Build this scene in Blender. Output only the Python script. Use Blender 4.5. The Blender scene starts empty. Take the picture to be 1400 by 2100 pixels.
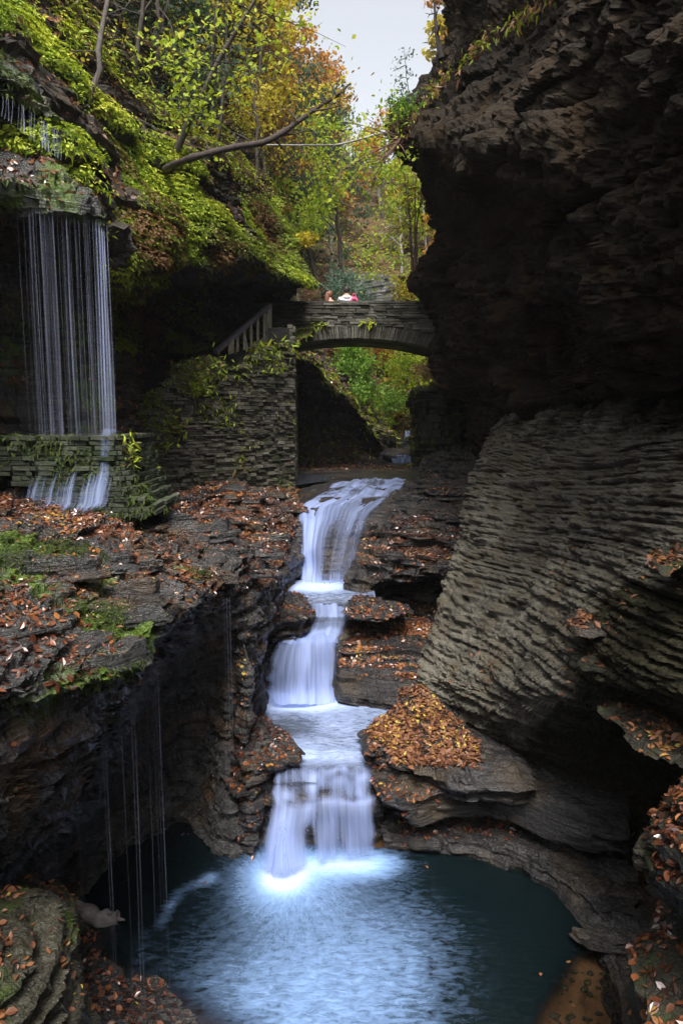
import bpy, math, random
import numpy as np

# ------------------------------------------------------------------ scene, camera, light
scene = bpy.context.scene
PITCH = math.radians(8.1)
FPX = 1400.0                      # focal length in photograph pixels (24 mm on a 36 mm tall frame)
cam_data = bpy.data.cameras.new("camera")
cam_data.lens = 24.0
cam_data.sensor_width = 36.0
cam_data.sensor_fit = 'AUTO'
cam_data.clip_start = 0.1
cam_data.clip_end = 600.0
cam = bpy.data.objects.new("camera", cam_data)
scene.collection.objects.link(cam)
cam.location = (0, 0, 0)
cam.rotation_euler = (math.radians(90) - PITCH, 0, 0)
scene.camera = cam

SUN_EL, SUN_AZ = 61.0, 180.0      # degrees; azimuth clockwise from +Y
world = bpy.data.worlds.new("World")
scene.world = world
world.use_nodes = True
wn, wl = world.node_tree.nodes, world.node_tree.links
wn.clear()
w_out = wn.new('ShaderNodeOutputWorld')
w_bg = wn.new('ShaderNodeBackground')
w_bg.inputs['Strength'].default_value = 0.085
w_sky = wn.new('ShaderNodeTexSky')
w_sky.sky_type = 'NISHITA'
w_sky.sun_disc = False
w_sky.sun_elevation = math.radians(SUN_EL)
w_sky.sun_rotation = math.radians(SUN_AZ)
w_sky.air_density = 1.0
w_sky.dust_density = 4.0
w_hsv = wn.new('ShaderNodeHueSaturation')
w_hsv.inputs['Saturation'].default_value = 0.24
w_hsv.inputs['Value'].default_value = 1.0
wl.new(w_sky.outputs[0], w_hsv.inputs['Color'])
wl.new(w_hsv.outputs[0], w_bg.inputs['Color'])
wl.new(w_bg.outputs[0], w_out.inputs['Surface'])

sun_data = bpy.data.lights.new("sun", 'SUN')
sun_data.energy = 1.5
sun_data.angle = math.radians(20)
sun_data.color = (1.0, 0.96, 0.9)
sun = bpy.data.objects.new("sun", sun_data)
scene.collection.objects.link(sun)
sun.rotation_euler = (math.radians(90 - SUN_EL), 0, math.radians(180 - SUN_AZ))

scene.view_settings.view_transform = 'Standard'
scene.view_settings.look = 'None'
scene.view_settings.exposure = 1.85
scene.view_settings.gamma = 1.0
scene.cycles.max_bounces = 6
scene.cycles.diffuse_bounces = 4
scene.cycles.glossy_bounces = 3
scene.cycles.transmission_bounces = 4
scene.cycles.transparent_max_bounces = 12
scene.cycles.use_denoising = True
scene.cycles.sample_clamp_indirect = 6.0

# ------------------------------------------------------------------ helpers
rng = np.random.default_rng(7)
CP, SP = math.cos(PITCH), math.sin(PITCH)

def W(px, py, Y):
    """World point seen at photograph pixel (px, py) at distance Y along the gorge."""
    cx, cy = (px - 700.0) / FPX, (1050.0 - py) / FPX
    t = Y / (CP + cy * SP)
    return np.array([t * cx, Y, t * (cy * CP - SP)])

def WZ(px, py, z):
    """World point at photograph pixel (px, py) on the level z."""
    cx, cy = (px - 700.0) / FPX, (1050.0 - py) / FPX
    t = z / (cy * CP - SP)
    return np.array([t * cx, t * (CP + cy * SP), z])

def _hash(ix, iy, iz, seed):
    h = (ix.astype(np.int64) * 374761393 + iy.astype(np.int64) * 668265263 + iz.astype(np.int64) * 2147483647 + int(seed) * 1274126177) & 0xFFFFFFFF
    h = ((h ^ (h >> 13)) * 1274126177) & 0xFFFFFFFF
    h = ((h ^ (h >> 16)) * 2246822519) & 0xFFFFFFFF
    h = h ^ (h >> 15)
    return (h & 0xFFFFFF) / float(0xFFFFFF)

def vn(x, y, z, seed=0):
    """value noise in -1..1"""
    x, y, z = np.broadcast_arrays(np.asarray(x, float), np.asarray(y, float), np.asarray(z, float))
    ix, iy, iz = np.floor(x), np.floor(y), np.floor(z)
    fx, fy, fz = x - ix, y - iy, z - iz
    fx, fy, fz = [f * f * (3 - 2 * f) for f in (fx, fy, fz)]
    r = 0
    for a in (0, 1):
        wx = fx if a else 1 - fx
        for b in (0, 1):
            wy = fy if b else 1 - fy
            for c in (0, 1):
                wz = fz if c else 1 - fz
                r = r + wx * wy * wz * _hash(ix + a, iy + b, iz + c, seed)
    return r * 2 - 1

def fbm(P, f, oct=3, seed=0, sz=1.0):
    r, a, t = 0, 1.0, 0
    for i in range(oct):
        r = r + a * vn(P[..., 0] * f, P[..., 1] * f, P[..., 2] * f * sz, seed + i * 13)
        t += a; a *= 0.5; f *= 2.03
    return r / t

def cells(x, y, k, seed):
    """blocky random value per jittered horizontal cell (fractured slabs)"""
    wx = x + 0.35 * vn(x * 1.7, y * 1.7, k * 3.1, seed + 5)
    wy = y + 0.35 * vn(x * 1.7, y * 1.7, k * 5.7, seed + 6)
    ox = _hash(k, k * 0, k * 0, seed + 8); oy = _hash(k * 0, k, k * 0, seed + 9)
    return _hash(np.floor(wx + ox), np.floor(wy + oy), k, seed) * 2 - 1

def tag(o, label=None, cat=None, group=None, kind=None):
    if label: o["label"] = label
    if cat: o["category"] = cat
    if group: o["group"] = group
    if kind: o["kind"] = kind
    return o

def link(o, parent=None):
    scene.collection.objects.link(o)
    if parent is not None: o.parent = parent
    return o

def empty(name, loc, label=None, cat=None, group=None, kind=None):
    o = bpy.data.objects.new(name, None)
    o.location = tuple(float(v) for v in loc)
    link(o)
    return tag(o, label, cat, group, kind)

def mesh(name, V, F, mat, parent=None, smooth=True, attrs=None, uv=None):
    """V (n,3); F (m,k) equal-size faces or list of such arrays; attrs {name: per-vertex or per-face float}"""
    V = np.asarray(V, float)
    if parent is not None: V = V - np.array(parent.matrix_world.translation if parent.parent is None and False else parent_loc(parent))
    Fs = F if isinstance(F, list) else [F]
    Fs = [np.asarray(f, np.int32) for f in Fs if len(f)]
    me = bpy.data.meshes.new(name)
    loops = np.concatenate([f.ravel() for f in Fs])
    sizes = np.concatenate([np.full(len(f), f.shape[1], np.int32) for f in Fs])
    starts = np.concatenate([[0], np.cumsum(sizes)[:-1]]).astype(np.int32)
    me.vertices.add(len(V)); me.vertices.foreach_set("co", V.astype(np.float32).ravel())
    me.loops.add(len(loops)); me.loops.foreach_set("vertex_index", loops)
    me.polygons.add(len(sizes)); me.polygons.foreach_set("loop_start", starts)
    me.polygons.foreach_set("loop_total", sizes)
    me.polygons.foreach_set("use_smooth", np.full(len(sizes), smooth, bool))
    me.update(calc_edges=True)
    me.validate()
    if attrs:
        for k, a in attrs.items():
            a = np.asarray(a, np.float32)
            dom = 'POINT' if len(a) == len(V) else 'FACE'
            at = me.attributes.new(k, 'FLOAT', dom)
            at.data.foreach_set("value", a)
    if uv is not None:
        ul = me.uv_layers.new(name="UVMap")
        ul.data.foreach_set("uv", np.asarray(uv, np.float32)[loops].ravel())
    if mat: me.materials.append(mat)
    o = bpy.data.objects.new(name, me)
    link(o, parent)
    return o

def parent_loc(p):
    l = np.zeros(3)
    while p is not None:
        l += np.array(p.location); p = p.parent
    return l

def cr(A, n):
    """Catmull-Rom (soft tangents) along axis 0 of A with n[i] samples in interval i"""
    K = A.shape[0]
    T = np.empty_like(A)
    T[1:-1] = (A[2:] - A[:-2]) * 0.5
    T[0] = A[1] - A[0]; T[-1] = A[-1] - A[-2]
    out = []
    for i in range(K - 1):
        t = np.linspace(0, 1, n[i], endpoint=(i == K - 2))
        d = A[i + 1] - A[i]
        # limit tangents to the chord so the surface does not overshoot
        L = np.linalg.norm(d, axis=-1, keepdims=True)
        m0, m1 = T[i] * 0.8, T[i + 1] * 0.8
        l0, l1 = np.linalg.norm(m0, axis=-1, keepdims=True), np.linalg.norm(m1, axis=-1, keepdims=True)
        m0 = m0 * np.minimum(1, 1.3 * L / (l0 + 1e-9)); m1 = m1 * np.minimum(1, 1.3 * L / (l1 + 1e-9))
        t = t.reshape((-1,) + (1,) * (A.ndim - 1))
        out.append((2 * t**3 - 3 * t**2 + 1) * A[i] + (t**3 - 2 * t**2 + t) * m0 + (-2 * t**3 + 3 * t**2) * A[i + 1] + (t**3 - t**2) * m1)
    return np.concatenate(out, 0)

def surf(ctrl, dr, dc):
    """ctrl rows x cols of world points -> dense grid with about dr (rows), dc (cols) metres spacing"""
    A = np.array(ctrl, float)
    rl = np.median(np.linalg.norm(A[1:] - A[:-1], axis=-1), axis=1)
    cl = np.median(np.linalg.norm(A[:, 1:] - A[:, :-1], axis=-1), axis=0)
    nr = [max(2, int(l / dr) + 1) for l in rl]
    nc = [max(2, int(l / dc) + 1) for l in cl]
    B = cr(A, nr)
    C = cr(np.swapaxes(B, 0, 1).copy(), nc)
    return np.swapaxes(C, 0, 1).copy()

def gnormals(G):
    dr = np.gradient(G, axis=0); dc = np.gradient(G, axis=1)
    n = np.cross(dr, dc)
    return n / (np.linalg.norm(n, axis=-1, keepdims=True) + 1e-9)

def gfaces(R, C, wrap=False):
    i = np.arange(R - 1)[:, None]; j = np.arange(C if wrap else C - 1)[None, :]
    j2 = (j + 1) % C
    a = i * C + j; b = i * C + j2; c = (i + 1) * C + j2; d = (i + 1) * C + j
    return np.stack(np.broadcast_arrays(a, d, c, b), -1).reshape(-1, 4)

def strata(P, n, amp=1.0, th=(0.42, 0.13, 0.05), fh=(0.9, 2.2, 5.0), aw=(0.16, 0.07, 0.025), seed=0, dip=(0.0, 0.0), rough=0.02, big=0.12, groove=0.5, blk=1.0):
    """horizontal rock layers: each layer is pushed in or out by its own blocky profile"""
    x, y = P[..., 0], P[..., 1]
    z = P[..., 2] + dip[0] * x + dip[1] * y + 0.05 * vn(x * .5, y * .5, x * 0, seed + 40)
    d = np.zeros(x.shape)
    for i, (t, f, a) in enumerate(zip(th, fh, aw)):
        zz = z / t + 0.45 * vn(z / t / 2.3, x * .15, y * .15, seed + 60 + i)
        k = np.floor(zz); fr = zz - k
        e = np.minimum(fr, 1 - fr)
        smoothp = vn(x * f, y * f, k * 7.31, seed + i * 7)
        blocky = cells(x * f * 1.3, y * f * 1.3, k, seed + i * 11) * blk
        d += a * (0.65 * smoothp + 0.5 * blocky - groove * np.exp(-(e / 0.13) ** 2))
    d += big * fbm(P, 0.7, 2, seed + 90)
    d += rough * fbm(P, 9.0, 3, seed + 91)
    dirv = n * np.array([1, 1, 0.45])
    dirv = dirv / (np.linalg.norm(dirv, axis=-1, keepdims=True) + 1e-6)
    flat = np.abs(n[..., 2:3])
    dirv = dirv * (1 - 0.35 * flat ** 4)
    return P + dirv * (amp * d)[..., None]

def terrace(P, T, s, seed=0, sharp=6.0):
    """turn slopes into steps of height T"""
    x, y, z = P[..., 0], P[..., 1], P[..., 2]
    zz = z / T + 0.5 * vn(x * .35, y * .35, x * 0, seed) + 0.22 * vn(x * 1.5, y * 1.5, x * 0, seed + 3) + .1 * cells(x * 2.5, y * 2.5, x * 0, seed + 4)
    k = np.floor(zz); f = zz - k
    g = np.clip((f - 0.5) * sharp, -0.5, 0.5) + 0.5
    Q = P.copy(); Q[..., 2] = z + s * T * (g - f)
    return Q

MESHES = {}
SMOOTH = False
def rock(name, ctrl, mat, dr=0.03, dc=0.045, key=None, terr=None, st=None, label=None, attrs=None, kind="structure", parent=None, cat=None):
    G = surf(ctrl, dr, dc)
    if terr:
        G = terrace(G, *terr)
    n = gnormals(G)
    G = strata(G, n, **(st or {}))
    R, C = G.shape[:2]
    V = G.reshape(-1, 3)
    F = gfaces(R, C)
    at = {}
    if attrs:
        for k, fn in attrs.items(): at[k] = fn(V)
    o = mesh(name, V, F, mat, parent, smooth=SMOOTH, attrs=at)
    if parent is None: tag(o, label, cat, None, kind)
    MESHES[key or name] = (V, F)
    return o

def shelf(name, poly, z, thick, mat, key=None, ctr=None, spacing=0.03, over=0.0, under=0.25, lay=(0.075, 0.09), rough=0.02, seed=0, tilt=(0, 0), parent=None, label=None, kind="structure", cat=None, mound=0.05, attrs=None, pix=True):
    """layered slab: plan outline given as photograph pixels on level z (or world xy), real thickness"""
    pts = np.array([WZ(p[0], p[1], z)[:2] if pix else p[:2] for p in poly], float)
    cl = np.vstack([pts, pts[:1]])
    K = len(pts)
    dense = []
    for i in range(K):
        p0, p1, p2, p3 = pts[(i - 1) % K], pts[i], pts[(i + 1) % K], pts[(i + 2) % K]
        nn = max(2, int(np.linalg.norm(p2 - p1) / spacing))
        for t in np.arange(nn) / nn:
            dense.append(p1 * (2*t**3 - 3*t**2 + 1) + p2 * (-2*t**3 + 3*t**2) + (p2 - p0) * .35 * (t**3 - 2*t**2 + t) + (p3 - p1) * .35 * (t**3 - t**2))
    D = np.array(dense); C = len(D)
    c = np.array(WZ(ctr[0], ctr[1], z)[:2]) if ctr is not None and pix else (np.array(ctr) if ctr is not None else D.mean(0))
    area = 0.5 * np.sum(D[:, 0] * np.roll(D[:, 1], -1) - D[:, 1] * np.roll(D[:, 0], -1))
    if area > 0: D = D[::-1]
    D = D + norm(D - c) * (.10 * vn(D[:, 0] * 1.6, D[:, 1] * 1.6, D[:, 0] * 0, seed + 30) + .07 * cells(D[:, 0] * 2.2, D[:, 1] * 2.2, D[:, 0] * 0, seed + 31))[:, None] * min(1, np.ptp(D[:, 0]) / 2)
    rad = np.linalg.norm(D - c, axis=1).mean()
    rows = []
    nt = max(6, int(rad / (spacing * 1.3)))
    for t in np.linspace(0.02, 1, nt):
        rr = c + (D - c) * t
        h = mound * (1 - t ** 2) * np.ones(C)
        P = np.column_stack([rr, z + h])
        P[:, 2] += 0.05 * vn(P[:, 0] * 2, P[:, 1] * 2, 0 * h, seed) * 1.0 + 0.035 * cells(P[:, 0] * 2, P[:, 1] * 2, 0 * h, seed + 1) + .028 * np.round(3 * vn(P[:, 0] * 1.6 + .6 * P[:, 1], P[:, 1] * 2.2, 0 * h, seed + 12)) + .018 * cells(P[:, 0] * 5, P[:, 1] * 5, 0 * h, seed + 7) + .012 * vn(P[:, 0] * 14, P[:, 1] * 14, 0 * h, seed + 8)
        rows.append(P)
    nd = max(4, int(thick / 0.022))
    for q in np.linspace(0, 1, nd)[1:]:
        zz = z - thick * q
        off = over * math.sin(q * math.pi) - under * q ** 1.5
        sc = 1 + off / max(rad, .1)
        rr = c + (D - c) * sc
        P = np.column_stack([rr, np.full(C, zz)])
        kk = np.floor(zz / lay[0] + 0 * P[:, 0])
        dirv = (D - c) / (np.linalg.norm(D - c, axis=1, keepdims=True) + 1e-6)
        dd = lay[1] * (0.8 * vn(P[:, 0] * 2.5, P[:, 1] * 2.5, kk * 7.7, seed + 2) + .5 * cells(P[:, 0] * 3.5, P[:, 1] * 3.5, kk, seed + 3)) + rough * vn(P[:, 0] * 12, P[:, 1] * 12, zz * 12, seed + 4)
        P[:, :2] += dirv * dd[:, None]
        rows.append(P)
    G = np.array(rows)
    G[..., 2] += tilt[0] * (G[..., 0] - c[0]) + tilt[1] * (G[..., 1] - c[1])
    V = G.reshape(-1, 3)
    F = gfaces(G.shape[0], C, wrap=True)[:, ::-1]
    # close the small hole in the top centre
    top = np.arange(C)
    V = np.vstack([V, [c[0], c[1], V[:C, 2].mean()]])
    F2 = np.stack([np.full(C, len(V) - 1), np.roll(top, -1), top], -1)
    at = {k: fn(V) for k, fn in (attrs or {}).items()}
    o = mesh(name, V, [F, F2], mat, parent, attrs=at, smooth=SMOOTH)
    if parent is None: tag(o, label, cat, None, kind)
    MESHES[key or name] = (V, F)
    return o

# ---------------------------------------------------------------- leaves and tubes
OVAL = (np.array([[0, -1, 0], [.55, -.35, .12], [.5, .35, .14], [0, 1, 0], [-.5, .35, .14], [-.55, -.35, .12]], float) * .5, np.array([[0, 1, 2, 3], [0, 3, 4, 5]]))
DIAM = (np.array([[0, -1, 0], [.6, 0, .1], [0, 1, 0], [-.6, 0, .1]], float) * .5, np.array([[0, 1, 2, 3]]))
LONG = (np.array([[0, 0, 0], [.16, .35, .03], [.12, .8, -.1], [0, 1.15, -.35], [-.12, .8, -.1], [-.16, .35, .03]], float), np.array([[0, 1, 2, 3], [0, 3, 4, 5]]))

def norm(v):
    return v / (np.linalg.norm(v, axis=-1, keepdims=True) + 1e-9)

def scatter_leaves(name, pos, nrm, size, mat, shape=OVAL, parent=None, rnd=None, axis=None, smooth=False):
    n = len(pos)
    if n == 0: return None
    nrm = norm(nrm)
    a = norm(rng.normal(size=(n, 3))) if axis is None else norm(axis)
    t = norm(np.cross(nrm, a)); b = np.cross(nrm, t) if axis is None else norm(np.cross(t, nrm))
    if axis is not None: b = -b * np.sign((b * axis).sum(-1, keepdims=True)) * -1
    S, Fq = shape
    size = np.broadcast_to(size, (n,))
    wx = rng.uniform(.55, 1.25, (n, 1, 1)); wz = rng.uniform(-1.2, 3.0, (n, 1, 1))      # narrow, broad, flat and curled ones
    V = pos[:, None, :] + size[:, None, None] * (S[None, :, 0:1] * t[:, None] * wx + S[None, :, 1:2] * b[:, None] + S[None, :, 2:3] * nrm[:, None] * wz)
    k = len(S)
    F = (np.arange(n)[:, None, None] * k + Fq[None]).reshape(-1, Fq.shape[1])
    r = rng.random(n) if rnd is None else rnd
    return mesh(name, V.reshape(-1, 3), F, mat, parent, smooth=smooth, attrs={"rnd": np.repeat(r, len(Fq))})

def face_data(key):
    V, F = MESHES[key]
    P = V[F]
    c = P.mean(1)
    n = np.cross(P[:, 2] - P[:, 0], P[:, 3] - P[:, 1])
    ar = np.linalg.norm(n, axis=1) * .5
    return P, c, n / (2 * ar[:, None] + 1e-12), ar

def litter_points(keys, count, minz=0.55, weight=None, jitter=True):
    Ps, cs, ns, ws = [], [], [], []
    for k in keys:
        P, c, n, ar = face_data(k)
        w = ar * (n[:, 2] > minz)
        if weight is not None: w = w * weight(c, n)
        Ps.append(P); cs.append(c); ns.append(n); ws.append(w)
    P, c, n, w = map(np.concatenate, (Ps, cs, ns, ws))
    idx = rng.choice(len(w), size=count, p=w / w.sum())
    u, v = rng.random((2, count, 1))
    Q = P[idx]
    pos = (Q[:, 0] * (1 - u) + Q[:, 1] * u) * (1 - v) + (Q[:, 3] * (1 - u) + Q[:, 2] * u) * v
    return pos, n[idx]

def tube(path, rad, k=6, closed_end=True):
    """returns V, F of a tapered tube along path"""
    path = np.asarray(path, float); rad = np.broadcast_to(np.asarray(rad, float), (len(path),))
    T = norm(np.gradient(path, axis=0))
    up = np.array([0.13, 0.37, 0.92])
    A = norm(np.cross(T, up)); B = np.cross(T, A)
    th = np.linspace(0, 2 * math.pi, k, endpoint=False)
    V = path[:, None] + rad[:, None, None] * (np.cos(th)[None, :, None] * A[:, None] + np.sin(th)[None, :, None] * B[:, None])
    n = len(path)
    V = V.reshape(-1, 3); F = gfaces(n, k, wrap=True)
    return V, F[:, ::-1]

class MB:
    def __init__(s): s.V = []; s.F = {}; s.n = 0; s.A = {}
    def add(s, V, F, **at):
        F = np.asarray(F)
        s.F.setdefault(F.shape[1], []).append(F + s.n)
        s.V.append(np.asarray(V, float)); s.n += len(V)
        for k, v in at.items(): s.A.setdefault(k, []).append(np.broadcast_to(v, (len(V),)))
        return s
    def box(s, c, d, rot=0.0, axes=None, taper=None, **at):
        x, y, z = np.array(d) / 2
        B = np.array([[-x,-y,-z],[x,-y,-z],[x,y,-z],[-x,y,-z],[-x,-y,z],[x,-y,z],[x,y,z],[-x,y,z]])
        if taper is not None: B[4:, :2] *= taper
        if axes is not None: B = B @ np.array(axes)
        elif rot:
            cc, ss = math.cos(rot), math.sin(rot)
            B = B @ np.array([[cc, ss, 0], [-ss, cc, 0], [0, 0, 1]])
        s.add(B + np.array(c), [[0,3,2,1],[4,5,6,7],[0,1,5,4],[1,2,6,5],[2,3,7,6],[3,0,4,7]], **at); return s
    def beam(s, p, q, w, h, **at):
        p, q = np.array(p, float), np.array(q, float)
        d = norm(q - p); side = norm(np.cross(d, [0, 0, 1.0]) + 1e-9); up = np.cross(side, d)
        return s.box((p + q) / 2, (w, np.linalg.norm(q - p), h), axes=[side, d, up], **at)
    def tube(s, path, rad, k=6, **at):
        V, F = tube(path, rad, k)
        return s.add(V, F, **at)
    def build(s, name, mat, parent=None, smooth=True):
        return mesh(name, np.concatenate(s.V), [np.concatenate(f) for f in s.F.values()], mat, parent, smooth, attrs={k: np.concatenate(v) for k, v in s.A.items()} or None)
# ------------------------------------------------------------------ materials
class NT:
    def __init__(s, name):
        s.m = bpy.data.materials.new(name); s.m.use_nodes = True
        s.t = s.m.node_tree; s.n = s.t.nodes; s.l = s.t.links; s.n.clear()
        s.out = s.n.new('ShaderNodeOutputMaterial')
    def node(s, t, **kw):
        nd = s.n.new(t)
        for k, v in kw.items():
            if k.startswith('_'): setattr(nd, k[1:], v)
        return nd
    def set(s, sock, v):
        if isinstance(v, bpy.types.NodeSocket): s.l.new(v, sock)
        elif v is not None: sock.default_value = v
    def geo(s): return s.node('ShaderNodeNewGeometry').outputs
    def attr(s, name):
        a = s.node('ShaderNodeAttribute'); a.attribute_name = name; return a.outputs['Fac']
    def mapping(s, vec, sc):
        m = s.node('ShaderNodeMapping'); s.set(m.inputs['Vector'], vec); m.inputs['Scale'].default_value = sc; return m.outputs[0]
    def noise(s, vec, scale, detail=4, rough=.6, dist=0.0):
        n = s.node('ShaderNodeTexNoise'); s.set(n.inputs['Vector'], vec); s.set(n.inputs['Scale'], scale)
        n.inputs['Detail'].default_value = detail; n.inputs['Roughness'].default_value = rough; n.inputs['Distortion'].default_value = dist
        return n.outputs['Fac']
    def ramp(s, fac, stops, interp='LINEAR'):
        r = s.node('ShaderNodeValToRGB'); s.set(r.inputs[0], fac); cr_ = r.color_ramp; cr_.interpolation = interp
        while len(cr_.elements) < len(stops): cr_.elements.new(0.5)
        for e, (p, c) in zip(cr_.elements, stops):
            e.position = p; e.color = (*c, 1) if len(c) == 3 else c
        return r.outputs[0]
    def mr(s, v, a, b, c=0.0, d=1.0):
        m = s.node('ShaderNodeMapRange'); s.set(m.inputs[0], v)
        for i, x in enumerate((a, b, c, d)): m.inputs[i + 1].default_value = x
        return m.outputs[0]
    def math(s, op, a, b=None, clamp=False):
        m = s.node('ShaderNodeMath'); m.operation = op; m.use_clamp = clamp; s.set(m.inputs[0], a)
        if b is not None: s.set(m.inputs[1], b)
        return m.outputs[0]
    def mix(s, f, a, b):
        m = s.node('ShaderNodeMix'); m.data_type = 'RGBA'; s.set(m.inputs['Factor'], f); s.set(m.inputs[6], a if not isinstance(a, tuple) else (*a, 1)); s.set(m.inputs[7], b if not isinstance(b, tuple) else (*b, 1))
        return m.outputs[2]
    def bump(s, h, strength, dist=0.02, n=None):
        b = s.node('ShaderNodeBump'); s.set(b.inputs['Height'], h); b.inputs['Strength'].default_value = strength; b.inputs['Distance'].default_value = dist
        if n is not None: s.set(b.inputs['Normal'], n)
        return b.outputs[0]
    def bsdf(s, color, rough=.7, normal=None, spec=None, **kw):
        b = s.node('ShaderNodeBsdfPrincipled')
        s.set(b.inputs['Base Color'], (*color, 1) if isinstance(color, tuple) else color); s.set(b.inputs['Roughness'], rough)
        if normal is not None: s.set(b.inputs['Normal'], normal)
        if spec is not None: s.set(b.inputs['Specular IOR Level'], spec)
        for k, v in kw.items(): s.set(b.inputs[k.replace('_', ' ')], v)
        return b.outputs[0]
    def done(s, sh): s.l.new(sh, s.out.inputs['Surface']); return s.m

def rock_mat(name, dark, light, warm=None, wet=0.3, moss=0.0, bands=0.5, bump=1.0, ruff=(0.35, 0.85), moss_tone_col=((.03, .06, .008), (.10, .15, .02)), moss_tone_attr=False, fine=60.0, spec=.5):
    t = NT(name); g = t.geo(); pos = g['Position']
    big = t.noise(pos, .8, 4, .6)
    strat = t.noise(t.mapping(pos, (1.6, 1.6, 22)), 1.0, 5, .65)
    fin = t.noise(t.mapping(pos, (9, 9, fine)), 1.0, 4, .7)
    grain = t.noise(pos, 45, 3, .6)
    c1 = t.ramp(t.math('ADD', t.math('MULTIPLY', big, .55), t.math('MULTIPLY', strat, .5)), [(.38, dark), (.68, light)])
    if warm: c1 = t.mix(t.mr(t.noise(pos, 1.7, 4, .6), .5, .68), c1, warm)
    c1 = t.mix(t.mr(fin, .52, .75, 0, bands), c1, tuple(min(1, v * 1.6) for v in light))
    c1 = t.mix(t.mr(grain, .6, .3, 0, .5), c1, tuple(v * .5 for v in dark))
    if moss or moss_tone_attr:
        up = t.node('ShaderNodeSeparateXYZ'); t.set(up.inputs[0], g['Normal'])
        mn = t.noise(pos, 2.2, 5, .65)
        if moss_tone_attr:
            f = t.math('ADD', t.attr('moss'), t.math('MULTIPLY', t.math('SUBTRACT', mn, .5), 1.6))
            f = t.mr(f, .35, .6)
        else:
            f = t.math('MULTIPLY', t.mr(mn, .62 - moss * .25, .74 - moss * .25), t.mr(up.outputs[2], -.1, .5))
        mc = t.ramp(t.noise(pos, 30, 3, .7), [(.3, moss_tone_col[0]), (.7, moss_tone_col[1])])
        c1 = t.mix(f, c1, mc)
    wetn = t.noise(pos, 1.1, 3, .5)
    r = t.mr(wetn, .5 - .25 + wet * .25, .5 + .25 + wet * .35, ruff[0], ruff[1])
    h = t.math('ADD', t.math('MULTIPLY', fin, .6), t.math('ADD', t.math('MULTIPLY', grain, .35), t.math('MULTIPLY', strat, .9)))
    nrm = t.bump(h, bump, .035)
    nrm = t.bump(t.noise(pos, 14, 4, .7), bump * .6, .03, nrm)
    return t.done(t.bsdf(c1, r, nrm, spec=spec))

M = {}
M['wet'] = rock_mat('wet_shale', (.012, .011, .012), (.05, .047, .046), warm=(.06, .045, .03), wet=.85, ruff=(.14, .42), spec=0.45)
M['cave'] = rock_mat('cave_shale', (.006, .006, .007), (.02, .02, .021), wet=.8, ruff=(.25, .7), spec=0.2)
M['terrace'] = rock_mat('mossy_wet_shale', (.014, .014, .014), (.08, .077, .075), warm=(.10, .06, .03), wet=.9, ruff=(.1, .38), moss_tone_attr=True)
M['grey'] = rock_mat('dry_grey_shale', (.06, .055, .044), (.27, .25, .20), warm=(.13, .105, .07), wet=0.1, ruff=(.6, .95), bands=.45, bump=1.3, moss_tone_attr=True, moss_tone_col=((.012, .011, .008), (.045, .042, .022)), fine=90.0, spec=0.12)  # moss colour here is only the slab's darker brown tone
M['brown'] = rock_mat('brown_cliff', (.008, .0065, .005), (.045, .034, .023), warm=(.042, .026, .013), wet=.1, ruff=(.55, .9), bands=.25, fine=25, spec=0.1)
M['left'] = rock_mat('left_wall_rock', (.014, .013, .010), (.06, .056, .04), warm=(.04, .042, .018), moss_tone_col=((.015, .03, .006), (.05, .07, .012)), wet=.5, ruff=(.3, .7), moss=.3, spec=0.25)
M['slope'] = rock_mat('slope_soil', (.03, .022, .015), (.10, .07, .045), warm=(.12, .06, .03), wet=0., ruff=(.8, .95), moss=.8, spec=0.1)
M['forest_floor'] = rock_mat('forest_floor', (.05, .035, .02), (.14, .09, .055), warm=(.16, .08, .035), wet=0., ruff=(.85, .95), moss=.4, bands=.1, spec=0.1)
M['hill_rock'] = rock_mat('hillside_rock', (.02, .018, .015), (.085, .075, .062), warm=(.06, .042, .025), wet=.1, ruff=(.55, .9), bands=.3, spec=.15)
M['sand'] = rock_mat('pool_sand', (.10, .048, .022), (.17, .085, .04), wet=0., ruff=(.7, .9), bands=.1, bump=.3)

def leaf_mat(name, stops, rough=.45, trans=.35, spec=.5):
    t = NT(name)
    col = t.ramp(t.attr('rnd'), stops)
    col = t.mix(t.mr(t.noise(t.geo()['Position'], 70, 2, .5), .35, .7, 0, .35), col, (.05, .02, .01))
    a = t.bsdf(col, rough, spec=spec)
    tr = t.node('ShaderNodeBsdfTranslucent'); t.set(tr.inputs['Color'], col)
    mx = t.node('ShaderNodeMixShader'); mx.inputs[0].default_value = trans
    t.l.new(a, mx.inputs[1]); t.l.new(tr.outputs[0], mx.inputs[2])
    return t.done(mx.outputs[0])

M['litter'] = leaf_mat('fallen_leaves', [(0, (.04, .014, .009)), (.25, (.10, .032, .016)), (.5, (.19, .065, .028)), (.72, (.30, .11, .04)), (.90, (.42, .18, .05)), (.97, (.5, .34, .05)), (1, (.25, .2, .05))], rough=.28, trans=.1, spec=.8)
M['litter_dry'] = leaf_mat('fallen_leaves_dry', [(0, (.06, .024, .012)), (.3, (.15, .058, .028)), (.6, (.25, .10, .045)), (.85, (.36, .17, .06)), (.95, (.5, .30, .06)), (1, (.6, .46, .08))], rough=.5, trans=.15)
M['fern'] = leaf_mat('fern_green', [(0, (.20, .10, .03)), (.2, (.12, .11, .015)), (.42, (.2, .3, .02)), (.7, (.38, .5, .03)), (1, (.62, .66, .05))], rough=.6, trans=.35)
M['grass'] = leaf_mat('grass_green', [(0, (.10, .19, .01)), (.5, (.26, .42, .02)), (1, (.5, .6, .04))], rough=.6, trans=.4)
M['moss_tuft'] = leaf_mat('moss_tuft', [(0, (.02, .04, .007)), (.5, (.045, .09, .01)), (1, (.11, .16, .016))], rough=.8, trans=.3)
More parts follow.
